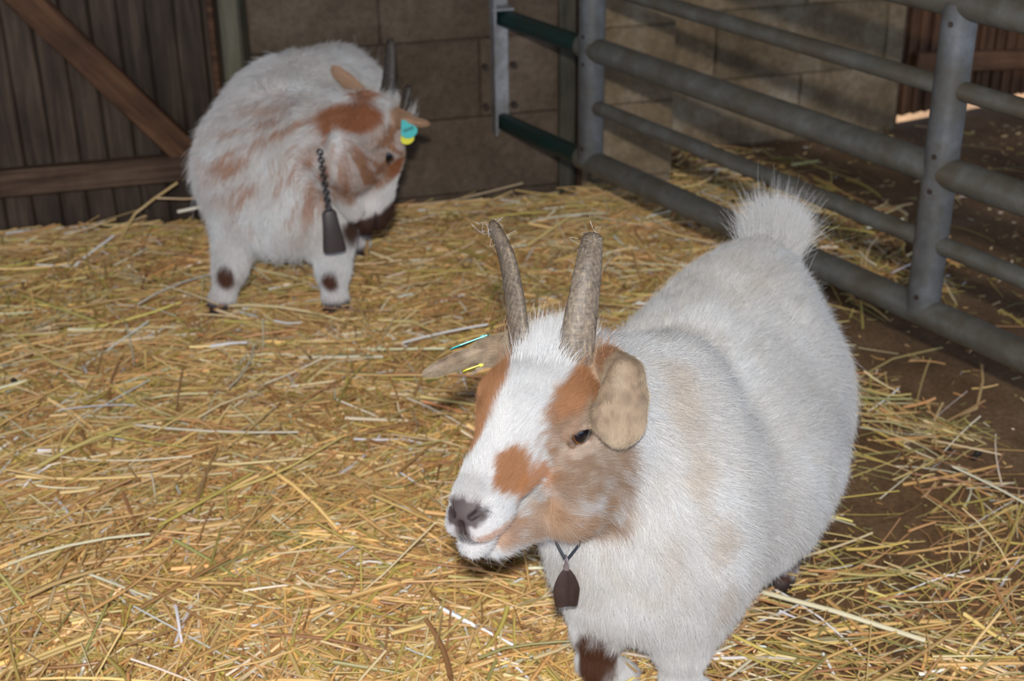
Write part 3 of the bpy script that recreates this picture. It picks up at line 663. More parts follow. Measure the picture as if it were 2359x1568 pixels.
# ---------------------------------------------------------------- coat, hair and fittings shared by both goats
def fur(name, parent, prims, V, Q, color, n, body_part, seed, rad=.00021, keep=None, lift=.26, lscale=1.):
    r = np.random.default_rng(seed)
    a, b, c, d = V[Q[:, 0]], V[Q[:, 1]], V[Q[:, 2]], V[Q[:, 3]]
    ar = .5*(np.linalg.norm(np.cross(b-a, c-a), axis=1)+np.linalg.norm(np.cross(c-a, d-a), axis=1))
    hl, _ = blend(prims, V[Q].mean(1)); w = ar*np.clip(.020/np.maximum(hl, .005), .8, 2.2)
    if keep is not None: w = w*keep(V[Q].mean(1))
    f = r.choice(len(Q), n, p=w/w.sum()); u, v = r.uniform(0, 1, (2, n, 1))
    p = (a[f]*(1-u)+b[f]*u)*(1-v)+(d[f]*(1-u)+c[f]*u)*v
    nrm = grad(prims, p); nrm /= np.linalg.norm(nrm, axis=1)[:, None]+1e-9
    hl, fl = blend(prims, p)
    cl = np.stack([noise(p*55, 1)-.5, noise(p*55, 2)-.5, noise(p*55, 4)-.5], 1)
    fl = fl/(np.linalg.norm(fl, axis=1)[:, None]+1e-9)+cl*.9+r.normal(0, .16, (n, 3))
    tng = fl-nrm*(fl*nrm).sum(1)[:, None]; tl = np.linalg.norm(tng, axis=1)[:, None]; tng = tng/np.maximum(tl, .15)
    L = (hl*lscale*r.lognormal(0, .22, n)*(.8+.4*noise(p*30, 7)))[:, None]
    lf = np.clip(lift*r.lognormal(0, .45, n), .06, .9)[:, None]; lf = np.where(hl[:, None] > .05, .8, lf)
    d0 = tng+nrm*lf*1.6; d0 /= np.linalg.norm(d0, axis=1)[:, None]; d1 = tng+nrm*lf*.45+np.array([0, 0, -.10])*np.minimum(hl[:, None]/.02, 2); d1 /= np.linalg.norm(d1, axis=1)[:, None]
    k = 5; t = np.linspace(0, 1, k)[None, :, None]
    P = p[:, None]-nrm[:, None]*.0008+(d0[:, None]*(t-t*t*.5)+d1[:, None]*(t*t*.5))*L[:, None]
    col = color(p)*r.lognormal(-.02, .09, (n, 1)); R = rad*np.clip(hl/.018, .75, 1.5)[:, None]*(1-.82*np.linspace(0, 1, k)[None]**1.3)
    cu = bpy.data.hair_curves.new(name); cu.add_curves([k]*n)
    cu.attributes['position'].data.foreach_set('vector', P.astype(np.float32).ravel())
    ra = cu.attributes.get('radius') or cu.attributes.new('radius', 'FLOAT', 'POINT'); ra.data.foreach_set('value', R.astype(np.float32).ravel())
    at = cu.attributes.new('tone', 'FLOAT_COLOR', 'CURVE'); cc = np.ones((n, 4), np.float32); cc[:, :3] = np.clip(col, 0, .93); at.data.foreach_set('color', cc.ravel())
    cu.materials.append(M_FUR); o = bpy.data.objects.new(name, cu); COL.objects.link(o); o.parent = parent; return o
def near_tag(prims, P, tg, dist):
    d = np.full(len(P), 1.)
    for p in prims:
        if p['tag'] == tg: d = np.minimum(d, pdist(p, P))
    return 1-sstep(dist*.3, dist, d)
def mixc(C, w, c): return C*(1-w[:, None])+np.asarray(c)[None]*w[:, None]
def blob(q, c, r): return np.sqrt((((q-np.array(c))/np.array(r))**2).sum(1))
def horn(parent, prims, W, d, S, pts, wide, axis_dir, seed, dark=1.):
    """pts in the head's frame; a flattened horn with growth rings and a blunt tip"""
    r = np.random.default_rng(seed); P = np.array([W(*p) for p in pts]); m = 46
    tt = np.linspace(0, len(P)-1, m); C_ = []
    for t in tt:   # Catmull-Rom
        i = min(int(t), len(P)-2); u = t-i; p0 = P[max(i-1, 0)]; p1 = P[i]; p2 = P[i+1]; p3 = P[min(i+2, len(P)-1)]
        C_.append(.5*((2*p1)+(p2-p0)*u+(2*p0-5*p1+4*p2-p3)*u*u+(3*p1-p0-3*p2+p3)*u**3))
    C_ = np.array(C_); V = []; F = []; n = 28; A = np.array(axis_dir, float); T = []
    for i in range(m):
        t = unit(C_[min(i+1, m-1)]-C_[max(i-1, 0)]); a = unit(A-t*(A@t)); b = np.cross(t, a); s = i/(m-1)
        ring = 1+.008*math.sin(s*70)+.006*math.sin(s*151+1)+.006*r.normal()
        wv = np.interp(s, [0, .25, .6, .88, .97, 1], [1.0, .95, .78, .60, .48, .26])*ring; th = np.interp(s, [0, .3, .7, .92, 1], [.50, .50, .44, .36, .16])*ring
        for k in range(n):
            q = 2*math.pi*k/n; keel = 1+.10*max(0, math.cos(q))**4
            V.append(C_[i]+wide*S/100*(a*math.cos(q)*wv*keel+b*math.sin(q)*th)); T.append((1.05-.35*s+.1*math.cos(q*2+s*9))*dark)
    for i in range(m-1):
        for k in range(n): F.append((i*n+k, i*n+(k+1) % n, (i+1)*n+(k+1) % n, (i+1)*n+k))
    F += [tuple(range(n))[::-1], tuple((m-1)*n+k for k in range(n))]
    return mesh_ob('horn', V, F, M_HORN, parent, True, np.repeat(np.array(T)[:, None], 3, 1)), C_
def sphere(n=24, m=16):
    V = [(0, 0, -1)]+[(math.sin(math.pi*j/m)*math.cos(2*math.pi*i/n), math.sin(math.pi*j/m)*math.sin(2*math.pi*i/n), -math.cos(math.pi*j/m)) for j in range(1, m) for i in range(n)]+[(0, 0, 1)]
    F = [(0, 1+(i+1) % n, 1+i) for i in range(n)]
    for j in range(m-2): F += [(1+j*n+i, 1+j*n+(i+1) % n, 1+(j+1)*n+(i+1) % n, 1+(j+1)*n+i) for i in range(n)]
    return V, F+[(1+(m-2)*n+i, 1+(m-2)*n+(i+1) % n, len(V)-1) for i in range(n)]
def eyes(parent, W, d, S):
    for q in (-1, 1):
        V, F = sphere(); o = mesh_ob('eye', V, F, M_EYE, parent)
        z = d(q*.90, .30, -.10); x = unit(d(0, 1, .26)-z*(d(0, 1, .26)@z)); y = np.cross(z, x); c = W(q*3.50, -1.5, -1.70); s = 1.51*S/100
        o.matrix_world = Matrix(((x[0]*s, y[0]*s, z[0]*s, c[0]), (x[1]*s, y[1]*s, z[1]*s, c[1]), (x[2]*s, y[2]*s, z[2]*s, c[2]), (0, 0, 0, 1)))
def ear_tag(parent, ctr, along, nrm, ln, wd, mat, marks=False):
    y = unit(along); z = unit(np.array(nrm)-y*(np.array(nrm)@y)); x = np.cross(y, z); M = Matrix(((x[0], y[0], z[0], ctr[0]), (x[1], y[1], z[1], ctr[1]), (x[2], y[2], z[2], ctr[2]), (0, 0, 0, 1)))
    b = MB(); V = []; n = 20; t = .0007   # a rounded flag with a narrow neck
    out = []
    for i in range(n+1):
        q = math.pi*i/n; out.append((wd/2*math.cos(q), ln*.15+ln*.35*math.sin(q)))
    out += [(-wd*.22, -ln*.42), (-wd*.18, -ln*.5), (wd*.18, -ln*.5), (wd*.22, -ln*.42)]
    V = [(x_, y_, s_*t) for s_ in (-1, 1) for x_, y_ in out]; m = len(out); F = [tuple(range(m))[::-1], tuple(range(m, 2*m))]+[(i, (i+1) % m, m+(i+1) % m, m+i) for i in range(m)]
    b.add([tuple(M@Vector(v)) for v in V], F); o = b.build('ear_tag', mat, parent)
    b = MB(); b.tube([tuple(M@Vector((0, -ln*.36, s_))) for s_ in (-.002, .002)], .003, 12); b.build('tag_button', mat, o, True)
    if marks:
        b = MB()
        for k in range(5): b.box(-wd*.30+k*wd*.13, -wd*.30+k*wd*.13+wd*.07, -ln*.03, ln*.14, t, t+.0004, M=M)
        b.build('tag_print', M_MARK, o)
    return o
def body(name, parent, prims, V, F, color):
    o = mesh_ob('body', V, F, M_SKIN, parent, True, np.clip(color(V), 0, 1))
    return o

# ---------------------------------------------------------------- near goat
PA, WA, dA = near_goat_prims()
def loc(P, T, R, S):
    q = (P-T)@R/S*100; q[:, 1] = np.where(q[:, 1] > 6, 6+(q[:, 1]-6)/.8, q[:, 1]); return q
VA, FA, QA = build_surface(PA, .003, lambda c: (loc(c, HA_T, HA_R, HA_S)[:, 1] > -3.5) & (loc(c, HA_T, HA_R, HA_S)[:, 2] > -10.5) & (np.abs(loc(c, HA_T, HA_R, HA_S)[:, 0]) < 6.5))
def color_near(P):
    q = loc(P, HA_T, HA_R, HA_S); n1 = noise(q*.9, 1)-.5; n2 = noise(q*2.6, 2)-.5; n3 = noise(P*22, 3)-.5; n4 = noise(P*np.array([70, 70, 28]), 6)-.5
    C = np.tile(srgb(222, 218, 213), (len(P), 1)); C = mixc(C, sstep(.0, .35, n3), srgb(229, 227, 224)); C = mixc(C, .5*sstep(.05, .4, n4), srgb(212, 203, 191))
    x, y, z = q.T; e = .75*n1+.55*n2
    dn = np.min([pdist(p, P) for p in PA if p['tag'] == 4], 0); dh = np.min([pdist(p, P) for p in PA if p['tag'] in (0, 3) and not p['neg'] and np.linalg.norm((p['a'] if p['t'] == 'c' else p['c'])-HA_T) < .16], 0)
    onhead = sstep(-.020, -.004, dn-dh+.006*n2)
    rust, taupe, tan, white, grey = srgb(172, 122, 84), srgb(166, 138, 114), srgb(198, 172, 140), srgb(218, 217, 216), srgb(88, 75, 73)
    head = 1-sstep(1.15, 1.5, blob(q, (0, 0, -3.5), (6.6, 10.5, 8.3))+.35*n1)
    C = mixc(C, head*.8, white)
    # tan wash round the neck behind the ear
    for c_, r_, k_ in (((.178, 1.372, .455), (.032, .05, .075), .50), ((.196, 1.31, .375), (.022, .04, .06), .40), ((.222, 1.297, .315), (.020, .04, .055), .50), ((.235, 1.30, .24), (.016, .04, .05), .28), ((.165, 1.28, .30), (.012, .04, .05), .20), ((.30, 1.62, .47), (.06, .10, .03), .18)):
        C = mixc(C, k_*(1-sstep(.35, 1.1, blob(P, c_, r_)+.6*n3+.35*n2)), tan)
    # left side of the face
    m = sstep(-2.45, -3.0, x+e*.8)*(1-sstep(1.1, 1.32, blob(q, (-5.2, -1.4, -3.6), (5.0, 7.2, 8.6))+.25*n1))*sstep(3.2, 2.2, z+.9*(x+3)+.4*n1)*onhead
    C = mixc(C, m, taupe)
    C = mixc(C, m*np.clip(sstep(-.4, 1.0, z)+.4*sstep(-5.8, -7.6, x)*sstep(-3, -5.5, y)+.6*(1-sstep(.3, 1, blob(q, (-3.0, 3.6, -1.6), (.7, 3.4, 2.6)))), 0, 1), rust)
    C = mixc(C, m*.5*sstep(.50, .66, noise(P*np.array([160, 160, 90]), 12))*sstep(.5, -1.5, z), srgb(206, 190, 174))
    C = mixc(C, m*sstep(-5.2, -7.5, z)*sstep(-.05, .25, n1+.5*n2)*.8, white)                  # white streaks low on the cheek
    C = mixc(C, m*.45*(1-sstep(.6, 1.1, blob(q, (-4.2, -1.3, -3.1), (1.5, 2.2, .8)))), srgb(220, 200, 182))
    # patch over the bridge of the nose, running down into the cheek
    C = mixc(C, 1-sstep(.78, 1.1, blob(q, (-2.4, 6.8, -2.0), (1.75, 2.9, 2.2))+.35*n2+.3*n1), rust)
    C = mixc(C, .9*(1-sstep(.75, 1.1, blob(q, (-2.9, 4.4, -4.6), (1.3, 2.9, 2.3))+.4*n2)), srgb(186, 128, 82))
    C = mixc(C, onhead*.8*(1-sstep(.6, 1.2, blob(q, (-3.0, 1.5, -8.6), (3.4, 5.0, 1.9))+.9*n1+.7*n2)), srgb(186, 148, 114))
    # right side of the face
    C = mixc(C, sstep(.35, .8, x-.42*np.maximum(0, 2-y)-.25*np.maximum(0, y-4.5)+e*.5)*sstep(-8, -6.5, y)*sstep(8.0, 6.6, y)*sstep(-9.5, -7, z), rust)
    # rust behind the left horn
    C = mixc(C, .9*(1-sstep(.7, 1.15, blob(q, (-4.7, -7.6, 3.0), (1.5, 3.0, 2.0))+.5*n1)), rust)
    # muzzle: white lips, tan line above the mouth, grey nose leather
    C = mixc(C, .85*(1-sstep(.7, 1.1, blob(q, (-1.9, 9.4, -4.6), (1.9, 2.2, 1.5))+.4*n2)), white)
    C = mixc(C, .7*(1-sstep(.5, 1.1, blob(q, (-1.7, 10.0, -5.7), (2.0, 3.2, .55))+.5*n2)), srgb(190, 140, 104))
    C = mixc(C, .8*(1-sstep(.6, 1.1, blob(q, (-1.6, 6.9, -7.5), (1.7, 3.0, 1.3))+.4*n2)), srgb(184, 140, 104))
    C = mixc(C, .95*(1-sstep(.72, 1.12, blob(q, (0, 11.7, -3.7), (2.3, 1.5, 1.25))+.3*n2)), grey)
    C = mixc(C, .8*(1-sstep(.6, 1.1, blob(q, (0, 12, -5.2), (.8, 1.2, 1.6)))), grey)
    C = mixc(C, .30*(1-sstep(.5, 1.2, blob(q, (0, 10.2, -2.4), (1.6, 2.0, 1.4)))), grey)
    # ears
    ew = near_tag(PA, P, 3, .012); C = mixc(C, ew, srgb(172, 150, 124)); C = mixc(C, ew*.55*sstep(.08, .3, noise(P*170, 9)-.35+.3*n2), srgb(122, 104, 88)); C = mixc(C, ew*.5*sstep(-.2, .3, n1), srgb(206, 188, 162))
    C = mixc(C, .75*(1-sstep(.6, 1.1, blob(q, (-4.3, -6.6, 3.0), (1.1, 2.6, 1.6))+.5*n2)), rust)
    # dark knees and hocks
    for c, rr in (((.099, 1.372, .094), (.026, .036, .060)), ((.27, 1.40, .075), (.02, .03, .02)), ((.40, 1.66, .07), (.05, .06, .045)), ((.350, 1.61, .06), (.05, .07, .07))):
        C = mixc(C, 1-sstep(.7, 1.1, blob(P, c, rr)+.5*n3+.7*(noise(P*75, 14)-.5)), srgb(84, 50, 30))
    C = mixc(C, near_tag(PA, P, 1, .004)*sstep(.03, .02, P[:, 2]), srgb(58, 46, 40))
    return C
def trims_head(C, P, T, R, S, lid=1.):
    """dark skin of the eyelid rims, nostrils and mouth line"""
    q = loc(P, T, R, S); q[:, 0] = np.abs(q[:, 0]); dk = srgb(48, 36, 32)
    C = mixc(C, lid*(1-sstep(.62, 1.0, blob(q, (4.35, -1.45, -1.75), (1.1, 1.95, 1.1)))), dk)
    C = mixc(C, .7*lid*(1-sstep(.4, 1., blob(q, (3.9, .9, -2.05), (1.1, 1.3, .38)))), dk)
    d = np.full(len(P), 1e3)
    for a, b in (((.75, 11.75, -3.9), (1.35, 11.2, -3.5)), ((1.35, 11.2, -3.5), (1.75, 10.4, -3.8)), ((.05, 11.9, -6.2), (1.6, 9.9, -6.25)), ((1.6, 9.9, -6.25), (2.5, 6.5, -5.9)), ((2.5, 6.5, -5.9), (3.0, 5.0, -5.3)), ((0, 11.95, -4.4), (0, 11.8, -5.8))):
        a, b = np.array(a), np.array(b); t = np.clip((q-a)@(b-a)/((b-a)@(b-a)), 0, 1); d = np.minimum(d, np.linalg.norm(q-a-t[:, None]*(b-a), axis=1))
    return mixc(C, .8*(1-sstep(.22, .5, d)), srgb(50, 38, 36))
def bare(P, T, R, S):
    """where hair grows: not in the eyes, on the nose leather or along the mouth"""
    q = loc(P, T, R, S); q[:, 0] = np.abs(q[:, 0])
    k = sstep(.85, 1.15, blob(q, (4.25, -1.45, -1.75), (1.3, 1.95, 1.1)))
    k = k*sstep(.7, 1.2, blob(q, (0, 12, -4.0), (1.7, 1.3, 1.5))); d = np.full(len(P), 1e3)
    for a, b in (((.05, 11.9, -6.2), (1.6, 9.9, -6.25)), ((1.6, 9.9, -6.25), (2.5, 6.5, -5.9)), ((2.5, 6.5, -5.9), (3.0, 5.0, -5.3))):
        a, b = np.array(a), np.array(b); t = np.clip((q-a)@(b-a)/((b-a)@(b-a)), 0, 1); d = np.minimum(d, np.linalg.norm(q-a-t[:, None]*(b-a), axis=1))
    k = k*sstep(.25, .52, d); return np.maximum(k, 0)+1e-4
ga = empty('goat', (.22, 1.53, 0)); tag(ga, 'white goat with rust face patches standing close by, its folded ear hanging beside the eye', 'goat', 'pygmy goats in the pen')
def adopt(o, root):   # keep world coordinates when hanging a part under its goat
    o.parent = root; o.matrix_parent_inverse = Matrix.Translation(root.location).inverted(); return o
ca = lambda P: trims_head(color_near(P), P, HA_T, HA_R, HA_S)
skin = lambda c: lambda P: c(P)*np.array([.70, .65, .64])  # coat colour darkened: skin tone plus painted shade between the hairs
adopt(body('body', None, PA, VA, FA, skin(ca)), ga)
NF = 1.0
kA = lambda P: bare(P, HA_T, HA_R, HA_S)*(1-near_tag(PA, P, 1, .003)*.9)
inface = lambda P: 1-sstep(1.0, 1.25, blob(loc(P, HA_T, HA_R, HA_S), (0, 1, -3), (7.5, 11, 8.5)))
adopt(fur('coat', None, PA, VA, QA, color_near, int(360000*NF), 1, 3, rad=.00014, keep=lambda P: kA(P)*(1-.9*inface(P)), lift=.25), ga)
adopt(fur('face_hair', None, PA, VA, QA, color_near, int(150000*NF), 1, 4, rad=.00013, keep=lambda P: kA(P)*inface(P), lift=.30, lscale=1.15), ga)
# tufts: crown between the horns, and the tail
def tuft(name, root, ctr, spread, n, dirf, length, col, rad, seed, prims):
    r = np.random.default_rng(seed); p = ctr+r.normal(0, 1, (n, 3))*spread; p = snap(prims, p, 6)
    nr = grad(prims, p); nr /= np.linalg.norm(nr, axis=1)[:, None]+1e-9
    d0 = dirf(p, nr)+r.normal(0, .22, (n, 3)); d0 /= np.linalg.norm(d0, axis=1)[:, None]; L = (length*r.lognormal(0, .25, n))[:, None]; k = 6; t = np.linspace(0, 1, k)[None, :, None]
    d1 = d0+np.array([0, 0, -.25])+r.normal(0, .12, (n, 3)); P = p[:, None]+(d0[:, None]*(t-.4*t*t)+d1[:, None]*(.4*t*t))*L[:, None]
    R = rad*(1-.85*np.linspace(0, 1, k)[None])*np.ones((n, 1)); cu = bpy.data.hair_curves.new(name); cu.add_curves([k]*n); cu.attributes['position'].data.foreach_set('vector', P.astype(np.float32).ravel())
    ra = cu.attributes.get('radius') or cu.attributes.new('radius', 'FLOAT', 'POINT'); ra.data.foreach_set('value', R.astype(np.float32).ravel())
    at = cu.attributes.new('tone', 'FLOAT_COLOR', 'CURVE'); cc = np.ones((n, 4), np.float32); cc[:, :3] = np.clip(col(p)*r.lognormal(0, .09, (n, 1)), 0, .93); at.data.foreach_set('color', cc.ravel())
    cu.materials.append(M_FUR); o = bpy.data.objects.new(name, cu); COL.objects.link(o); return adopt(o, root)
tuft('crown_tuft', ga, WA(0, -5.2, 3.8), np.array([.020, .016, .01]), 5200, lambda p, n: n*.75+dA(0, -.75, .4)+0*p, .024, color_near, .00019, 21, PA)
tb = V3(.15, 1.395, 0)+unit((.53, .85, 0))*.465+unit((.85, -.53, 0))*(-.038)+V3(0, 0, .46)
tax = V3(.15, 1.395, 0)+unit((.53, .85, 0))*.460+unit((.85, -.53, 0))*(-.038)
def fan(p, n):
    rad_ = (p-tax)*np.array([1, 1, 0]); return np.array([.0, .06, .9])+rad_/.032*.14+n*.04
tuft('tail_hair', ga, tax+V3(.006, 0, .452), np.array([.016, .014, .010]), 14000, fan, .047, color_near, .00022, 22, PA)
eyes_before = set(bpy.data.objects); eyes(None, WA, dA, HA_S)
for o in set(bpy.data.objects)-eyes_before: adopt(o, ga)
hl_, cl_ = horn(None, PA, WA, dA, HA_S, [(-2.4, -4.6, 2.0), (-2.5, -5.3, 4.6), (-2.6, -6.5, 7.5), (-2.5, -8.0, 10.3), (-2.2, -9.6, 12.2)], 1.5, dA(.78, .62, 0), 1); adopt(hl_, ga)
hr_, cr_ = horn(None, PA, WA, dA, HA_S, [(2.8, -4.6, 2.0), (3.1, -5.3, 4.6), (4.0, -6.5, 7.4), (5.3, -7.9, 10.1), (7.3, -9.3, 12.2)], 1.5, dA(-.78, .62, 0), 2); adopt(hr_, ga)
for hc, sd in ((cl_, 5), (cr_, 6)):   # wisps of web on the horn tips
    r = random.Random(sd); b = MB()
    for k in range(22):
        c = Vector(hc[r.randint(38, 45)])+Vector((r.gauss(0, .004), r.gauss(0, .004), r.gauss(0, .004))); dv = Vector((r.gauss(0, 1), r.gauss(0, 1), r.gauss(-.5, .8))).normalized()*r.uniform(.004, .017); sg = Vector((r.gauss(0, .004), r.gauss(0, .004), -.004))
        cv = Vector((r.gauss(0, .003), r.gauss(0, .003), r.gauss(-.003, .003))); b.tube([c+dv*(i/9)+cv*math.sin(math.pi*i/9)+sg*math.sin(2*math.pi*i/9) for i in range(10)], .00010, 4)
    adopt(b.build('web_strands', M_THREAD, None), ga)
# ear tags of the near goat: a teal flag above and a yellow one below the right ear
s_ = HA_S/100
adopt(ear_tag(None, WA(7.7, -4.8, 2.9), dA(1, .42, -.42), dA(.441, -.235, .828), .046, .026, M_TEAL), ga)
adopt(ear_tag(None, WA(6.9, -3.9, 1.05), dA(1, .42, -.42), dA(.441, -.235, .828), .026, .022, M_YELLOW), ga)

def collar_loop(prims, c, axis, up, off, n=72, rmax=.22):
    """a closed loop lying on the neck in the plane through c"""
    axis = unit(axis); a = unit(np.array(up, float)-axis*(np.array(up, float)@axis)); b = np.cross(axis, a); out = []
    for k in range(n):
        d_ = a*math.cos(2*math.pi*k/n)+b*math.sin(2*math.pi*k/n); t = np.arange(0, rmax, .002); f_ = sdf(prims, c+d_[None]*t[:, None]); i = np.nonzero(f_ > 0)[0]; out.append(t[i[0]] if len(i) else rmax)
    out = np.array(out)
    for _ in range(6): out = np.maximum(out, (np.roll(out, 1)+np.roll(out, -1))/2)
    return np.array([c+(a*math.cos(2*math.pi*k/n)+b*math.sin(2*math.pi*k/n))*(out[k]+off) for k in range(n)])
def bell_shape(h, w, dp):
    """a flat pressed bell: pointed arch outline, raised middle ridge, open notched bottom"""
    nz, nx = 22, 24; V = []; F = []
    for sgn in (1, -1):
        for i in range(nz+1):
            s = i/nz; half = w/2*(math.sin(min(1, .03+s*1.25)*math.pi/2)**.62)*(1-.20*max(0, s-.55)/.45)
            for j in range(nx+1):
                u = j/nx*2-1; x = u*half; zb = -h*s
                if s > .85: zb += h*(s-.85)/.15*(.075*(1-abs(u))**1.3-.025*abs(u))
                yy = dp*(.18+.82*s)*(1-abs(u)**2.6)*(.72+.28*(1-min(1, abs(u)*5)))+.0004
                V.append((x, -sgn*yy, zb))
    m = nx+1; o = (nz+1)*m
    for g_ in (0, o):
        for i in range(nz):
            for j in range(nx): F.append((g_+i*m+j, g_+i*m+j+1, g_+(i+1)*m+j+1, g_+(i+1)*m+j))
    for j in range(nx): F.append((j, j+1, o+j+1, o+j))
    for i in range(nz):
        for j in (0, nx): F.append((i*m+j, (i+1)*m+j, o+(i+1)*m+j, o+i*m+j))
    return V, F
def ring(b, c, R, r, nrm, n=20):
    nrm = unit(nrm); a = unit(np.cross(nrm, (.1, .2, 1))); e = np.cross(nrm, a); b.tube([np.array(c)+R*(a*math.cos(2*math.pi*k/n)+e*math.sin(2*math.pi*k/n)) for k in range(n)], r, 8, closed=True, ref=tuple(nrm))
# near goat's bell
bp = V3(.0565, 1.283, .288); 
ba = empty('goat_bell', bp); tag(ba, 'dark brown pressed bell on a thin cord at the near goat\'s throat', 'bell')
facing = unit(V3(-.12, -1, .12)); rz_ = math.atan2(facing[0], -facing[1])
V_, F_ = bell_shape(.047, .0315, .0085); bl = mesh_ob('bell', V_, F_, M_BELL, ba, True); bl.rotation_euler = (math.radians(-4), 0, -rz_); bl.data.set_sharp_from_angle(angle=math.radians(50))
b = MB(); b.tube([(0, 0, -.002), (0, -.001, .004), (0, -.001, .010)], .0033, 10, flat=(1.0, .6)); ring(b, (0, 0, .012), .0045, .0012, (1, .2, 0)); b.build('clip', M_SHACK, ba, True)
lp = collar_loop(PA, V3(.07, 1.34, .38), V3(-.11, -.10, .13), (0, 0, 1), -.008); loc_ = lp-bp
b = MB(); b.tube(loc_, .0019, 8, closed=True); k = int(np.argmin(np.linalg.norm(lp-(bp+V3(0, 0, .03)), axis=1)))
for q in (-3, 3): p = loc_[(k+q) % len(loc_)]; b.tube([p, p*.5+np.array([q*.0016, -.003, .008]), (q*.0005, -.001, .0135)], .0017, 8)
b.build('cord', M_CORD, ba, True)

# ---------------------------------------------------------------- far goat
PB, WB, dB = far_goat_prims()
VB, FB, QB = build_surface(PB, .0035)
def color_far(P):
    q = loc(P, HB_T, HB_R, HB_S); n1 = noise(q*.8, 1)-.5; n2 = noise(q*2.2, 2)-.5; n3 = noise(P*20, 3)-.5
    C = np.tile(srgb(222, 215, 208), (len(P), 1)); C = mixc(C, sstep(0, .35, n3), srgb(230, 227, 222))
    rust, brown = srgb(168, 104, 62), srgb(186, 136, 104)
    # brown streaks fanning over the chest and shoulder
    rel = P-np.array([-.30, 2.50, .44]); rr = np.linalg.norm(rel, axis=1); an = np.arctan2(rel[:, 2], rel[:, 0]); st = noise(np.stack([an*17, rr*13, P[:, 1]*18], 1), 8)*.55+noise(np.stack([an*40, rr*26, P[:, 1]*40], 1), 9)*.45
    reg = (1-sstep(.55, 1.25, blob(P, (-.43, 2.47, .35), (.19, .15, .14))))
    C = mixc(C, .85*reg*sstep(.535, .60, st), brown)
    C = mixc(C, .55*(1-sstep(.5, 1.1, blob(P, (-.31, 2.47, .33), (.085, .09, .09))+.7*n3))*sstep(.3, .6, st), brown)
    # brown crest of the neck and cheeks, white poll, blaze and muzzle
    C = mixc(C, .95*(1-sstep(.7, 1.1, blob(P, (-.298, 2.485, .434), (.075, .07, .030))+.5*n3)), rust)
    C = mixc(C, .9*(1-sstep(.7, 1.1, blob(P, (-.27, 2.56, .465), (.03, .06, .03))+.4*n3)), rust)
    x, y, z = q.T
    hd = 1-sstep(1.0, 1.3, blob(q, (0, 1, -3.5), (7.0, 10.5, 7.5)))
    C = mixc(C, hd*sstep(1.2, 2.2, np.abs(x)+.6*n1)*sstep(5.0, 3.2, y+1.2*n1)*sstep(-7.2, -5.6, y)*np.clip(.35+1.3*sstep(.40, .60, st), 0, 1), srgb(178, 134, 104)); C = mixc(C, hd*.9*(1-sstep(.6, 1.1, blob(q, (3.0, -.5, -.4), (1.3, 6.0, 1.8))+.5*n1)), rust)
    C = mixc(C, hd*sstep(3.4, 4.8, y)*sstep(8.6, 7.6, y), srgb(238, 234, 228))
    C = mixc(C, sstep(7.6, 8.4, y+.6*n1)*sstep(1.6, 1.2, blob(q, (0, 10.5, -5), (3.6, 4, 4.4))), srgb(78, 54, 42))
    C = mixc(C, near_tag(PB, P, 3, .006), srgb(190, 152, 120))
    for c, r_ in (((-.550, 2.49, .118), (.020, .034, .030)), ((-.348, 2.49, .112), (.020, .034, .028)), ((-.312, 2.79, .10), (.024, .03, .024)), ((-.50, 2.81, .10), (.03, .03, .03))):
        C = mixc(C, 1-sstep(.7, 1.1, blob(P, c, r_)+.4*n3), srgb(92, 56, 36))
    C = mixc(C, near_tag(PB, P, 1, .004)*sstep(.075, .06, P[:, 2]), srgb(58, 46, 40))
    return C
gb = empty('goat', (-.42, 2.70, 0)); tag(gb, 'round white goat with brown streaks by the block wall, head turned away over its shoulder', 'goat', 'pygmy goats in the pen')
cb = lambda P: trims_head(color_far(P), P, HB_T, HB_R, HB_S)
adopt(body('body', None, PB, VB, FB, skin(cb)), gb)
kB = lambda P: bare(P, HB_T, HB_R, HB_S)*(1-near_tag(PB, P, 1, .003)*.9)
adopt(fur('coat', None, PB, VB, QB, color_far, int(130000*NF), 1, 5, rad=.00030, keep=kB, lift=.30), gb)
tuft('tail_hair', gb, V3(-.447, 2.60, 0)+unit((.22, .97, 0))*.39+V3(.03, 0, .34), np.array([.01, .015, .012]), 2500, lambda p, n: n*.6+np.array([0, .7, .4]), .05, color_far, .00028, 24, PB)
tuft('crown_tuft', gb, WB(0, -5.2, 3.8), np.array([.020, .016, .012]), 2600, lambda p, n: n*.8+dB(0, -.6, .3)+0*p, .026, color_far, .00026, 25, PB)
eyes_before = set(bpy.data.objects); eyes(None, WB, dB, HB_S)
for o in set(bpy.data.objects)-eyes_before: adopt(o, gb)
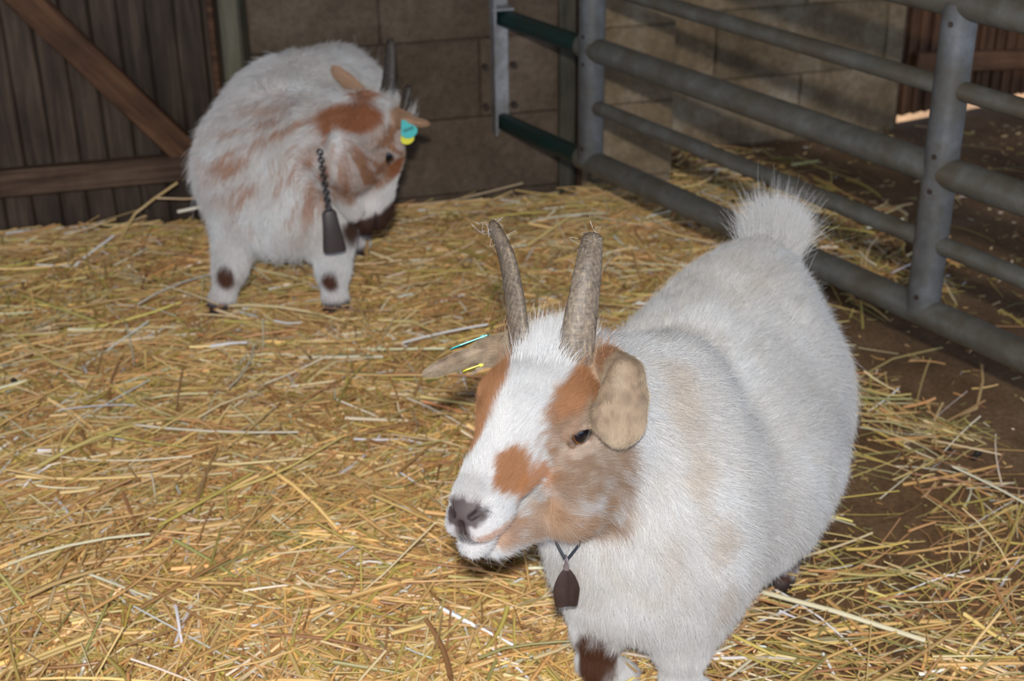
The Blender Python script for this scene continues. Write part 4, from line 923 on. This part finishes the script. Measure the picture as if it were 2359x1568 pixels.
for q, ax_, sd, hk in ((-1, (.89, .45, 0), 3, 1.12), (1, (-.89, .45, 0), 4, .55)):
    o, _ = horn(None, PB, WB, dB, HB_S, [(q*2.5, -4.6, 2.0)]+[(q*(2.5+(x-2.5)*hk), -4.6+(y+4.6)*hk, 2+(z-2)*hk) for x, y, z in ((2.7, -5.6, 4.2), (3.2, -7.2, 6.6), (3.8, -10.2, 8.8), (4.4, -13.0, 10.6))], 1.45, dB(*ax_), sd, .33); adopt(o, gb)
adopt(ear_tag(None, WB(8.0, -5.3, 1.0), dB(.4, .9, -.2), dB(.6, -.75, -.2), .036, .032, M_TEAL, True), gb)
adopt(ear_tag(None, WB(7.5, -4.0, .6), dB(.4, .9, -.2), dB(.6, -.75, -.2), .028, .026, M_YELLOW), gb)
# far goat's bell hanging from a strap by a chain
bq = V3(-.333, 2.430, .275); bb = empty('goat_bell', bq); tag(bb, 'long dark bell hanging on a chain from the far goat\'s neck strap', 'bell')
b = MB(); n = 20
prof = [(0, .0095, .006), (-.006, .0135, .009), (-.038, .0165, .012), (-.074, .0215, .015), (-.079, .0215, .0148), (-.079, .0195, .0130), (-.02, .014, .009)]
Vb = [(w_*math.copysign(abs(math.cos(2*math.pi*k/n))**.7, math.cos(2*math.pi*k/n)), t_*math.copysign(abs(math.sin(2*math.pi*k/n))**.7, math.sin(2*math.pi*k/n)), z_) for z_, w_, t_ in prof for k in range(n)]
Fb = [(i*n+k, i*n+(k+1) % n, (i+1)*n+(k+1) % n, (i+1)*n+k) for i in range(len(prof)-1) for k in range(n)]+[tuple(range(n))[::-1]]
b.add(Vb, Fb); o = b.build('bell', M_BELL2, bb, True); o.rotation_euler = (0, math.radians(-4), math.radians(15))
lp = collar_loop(PB, V3(-.343, 2.53, .37), V3(1, 0, .3), (0, 0, 1), -.014); lb = lp-bq; k = int(np.argmin(np.linalg.norm(lp-V3(-.333, 2.45, .315), axis=1))); top = V3(-.008, -.003, .117)
b = MB(); kk = len(lb)//6; b.tube(lb[kk:-kk], .0045, 8, flat=(1, .45)); b.build('strap', M_CORD, bb, True)
b = MB(); m = 15
for i in range(m):
    c = top*(1-(i+.5)/m)+np.array([0, 0, .002])*((i+.5)/m); ring(b, c, .0052, .0017, (1, .15, 0) if i % 2 else (.1, 1, 0), 14)
b.build('chain', M_CHAIN, bb, True)
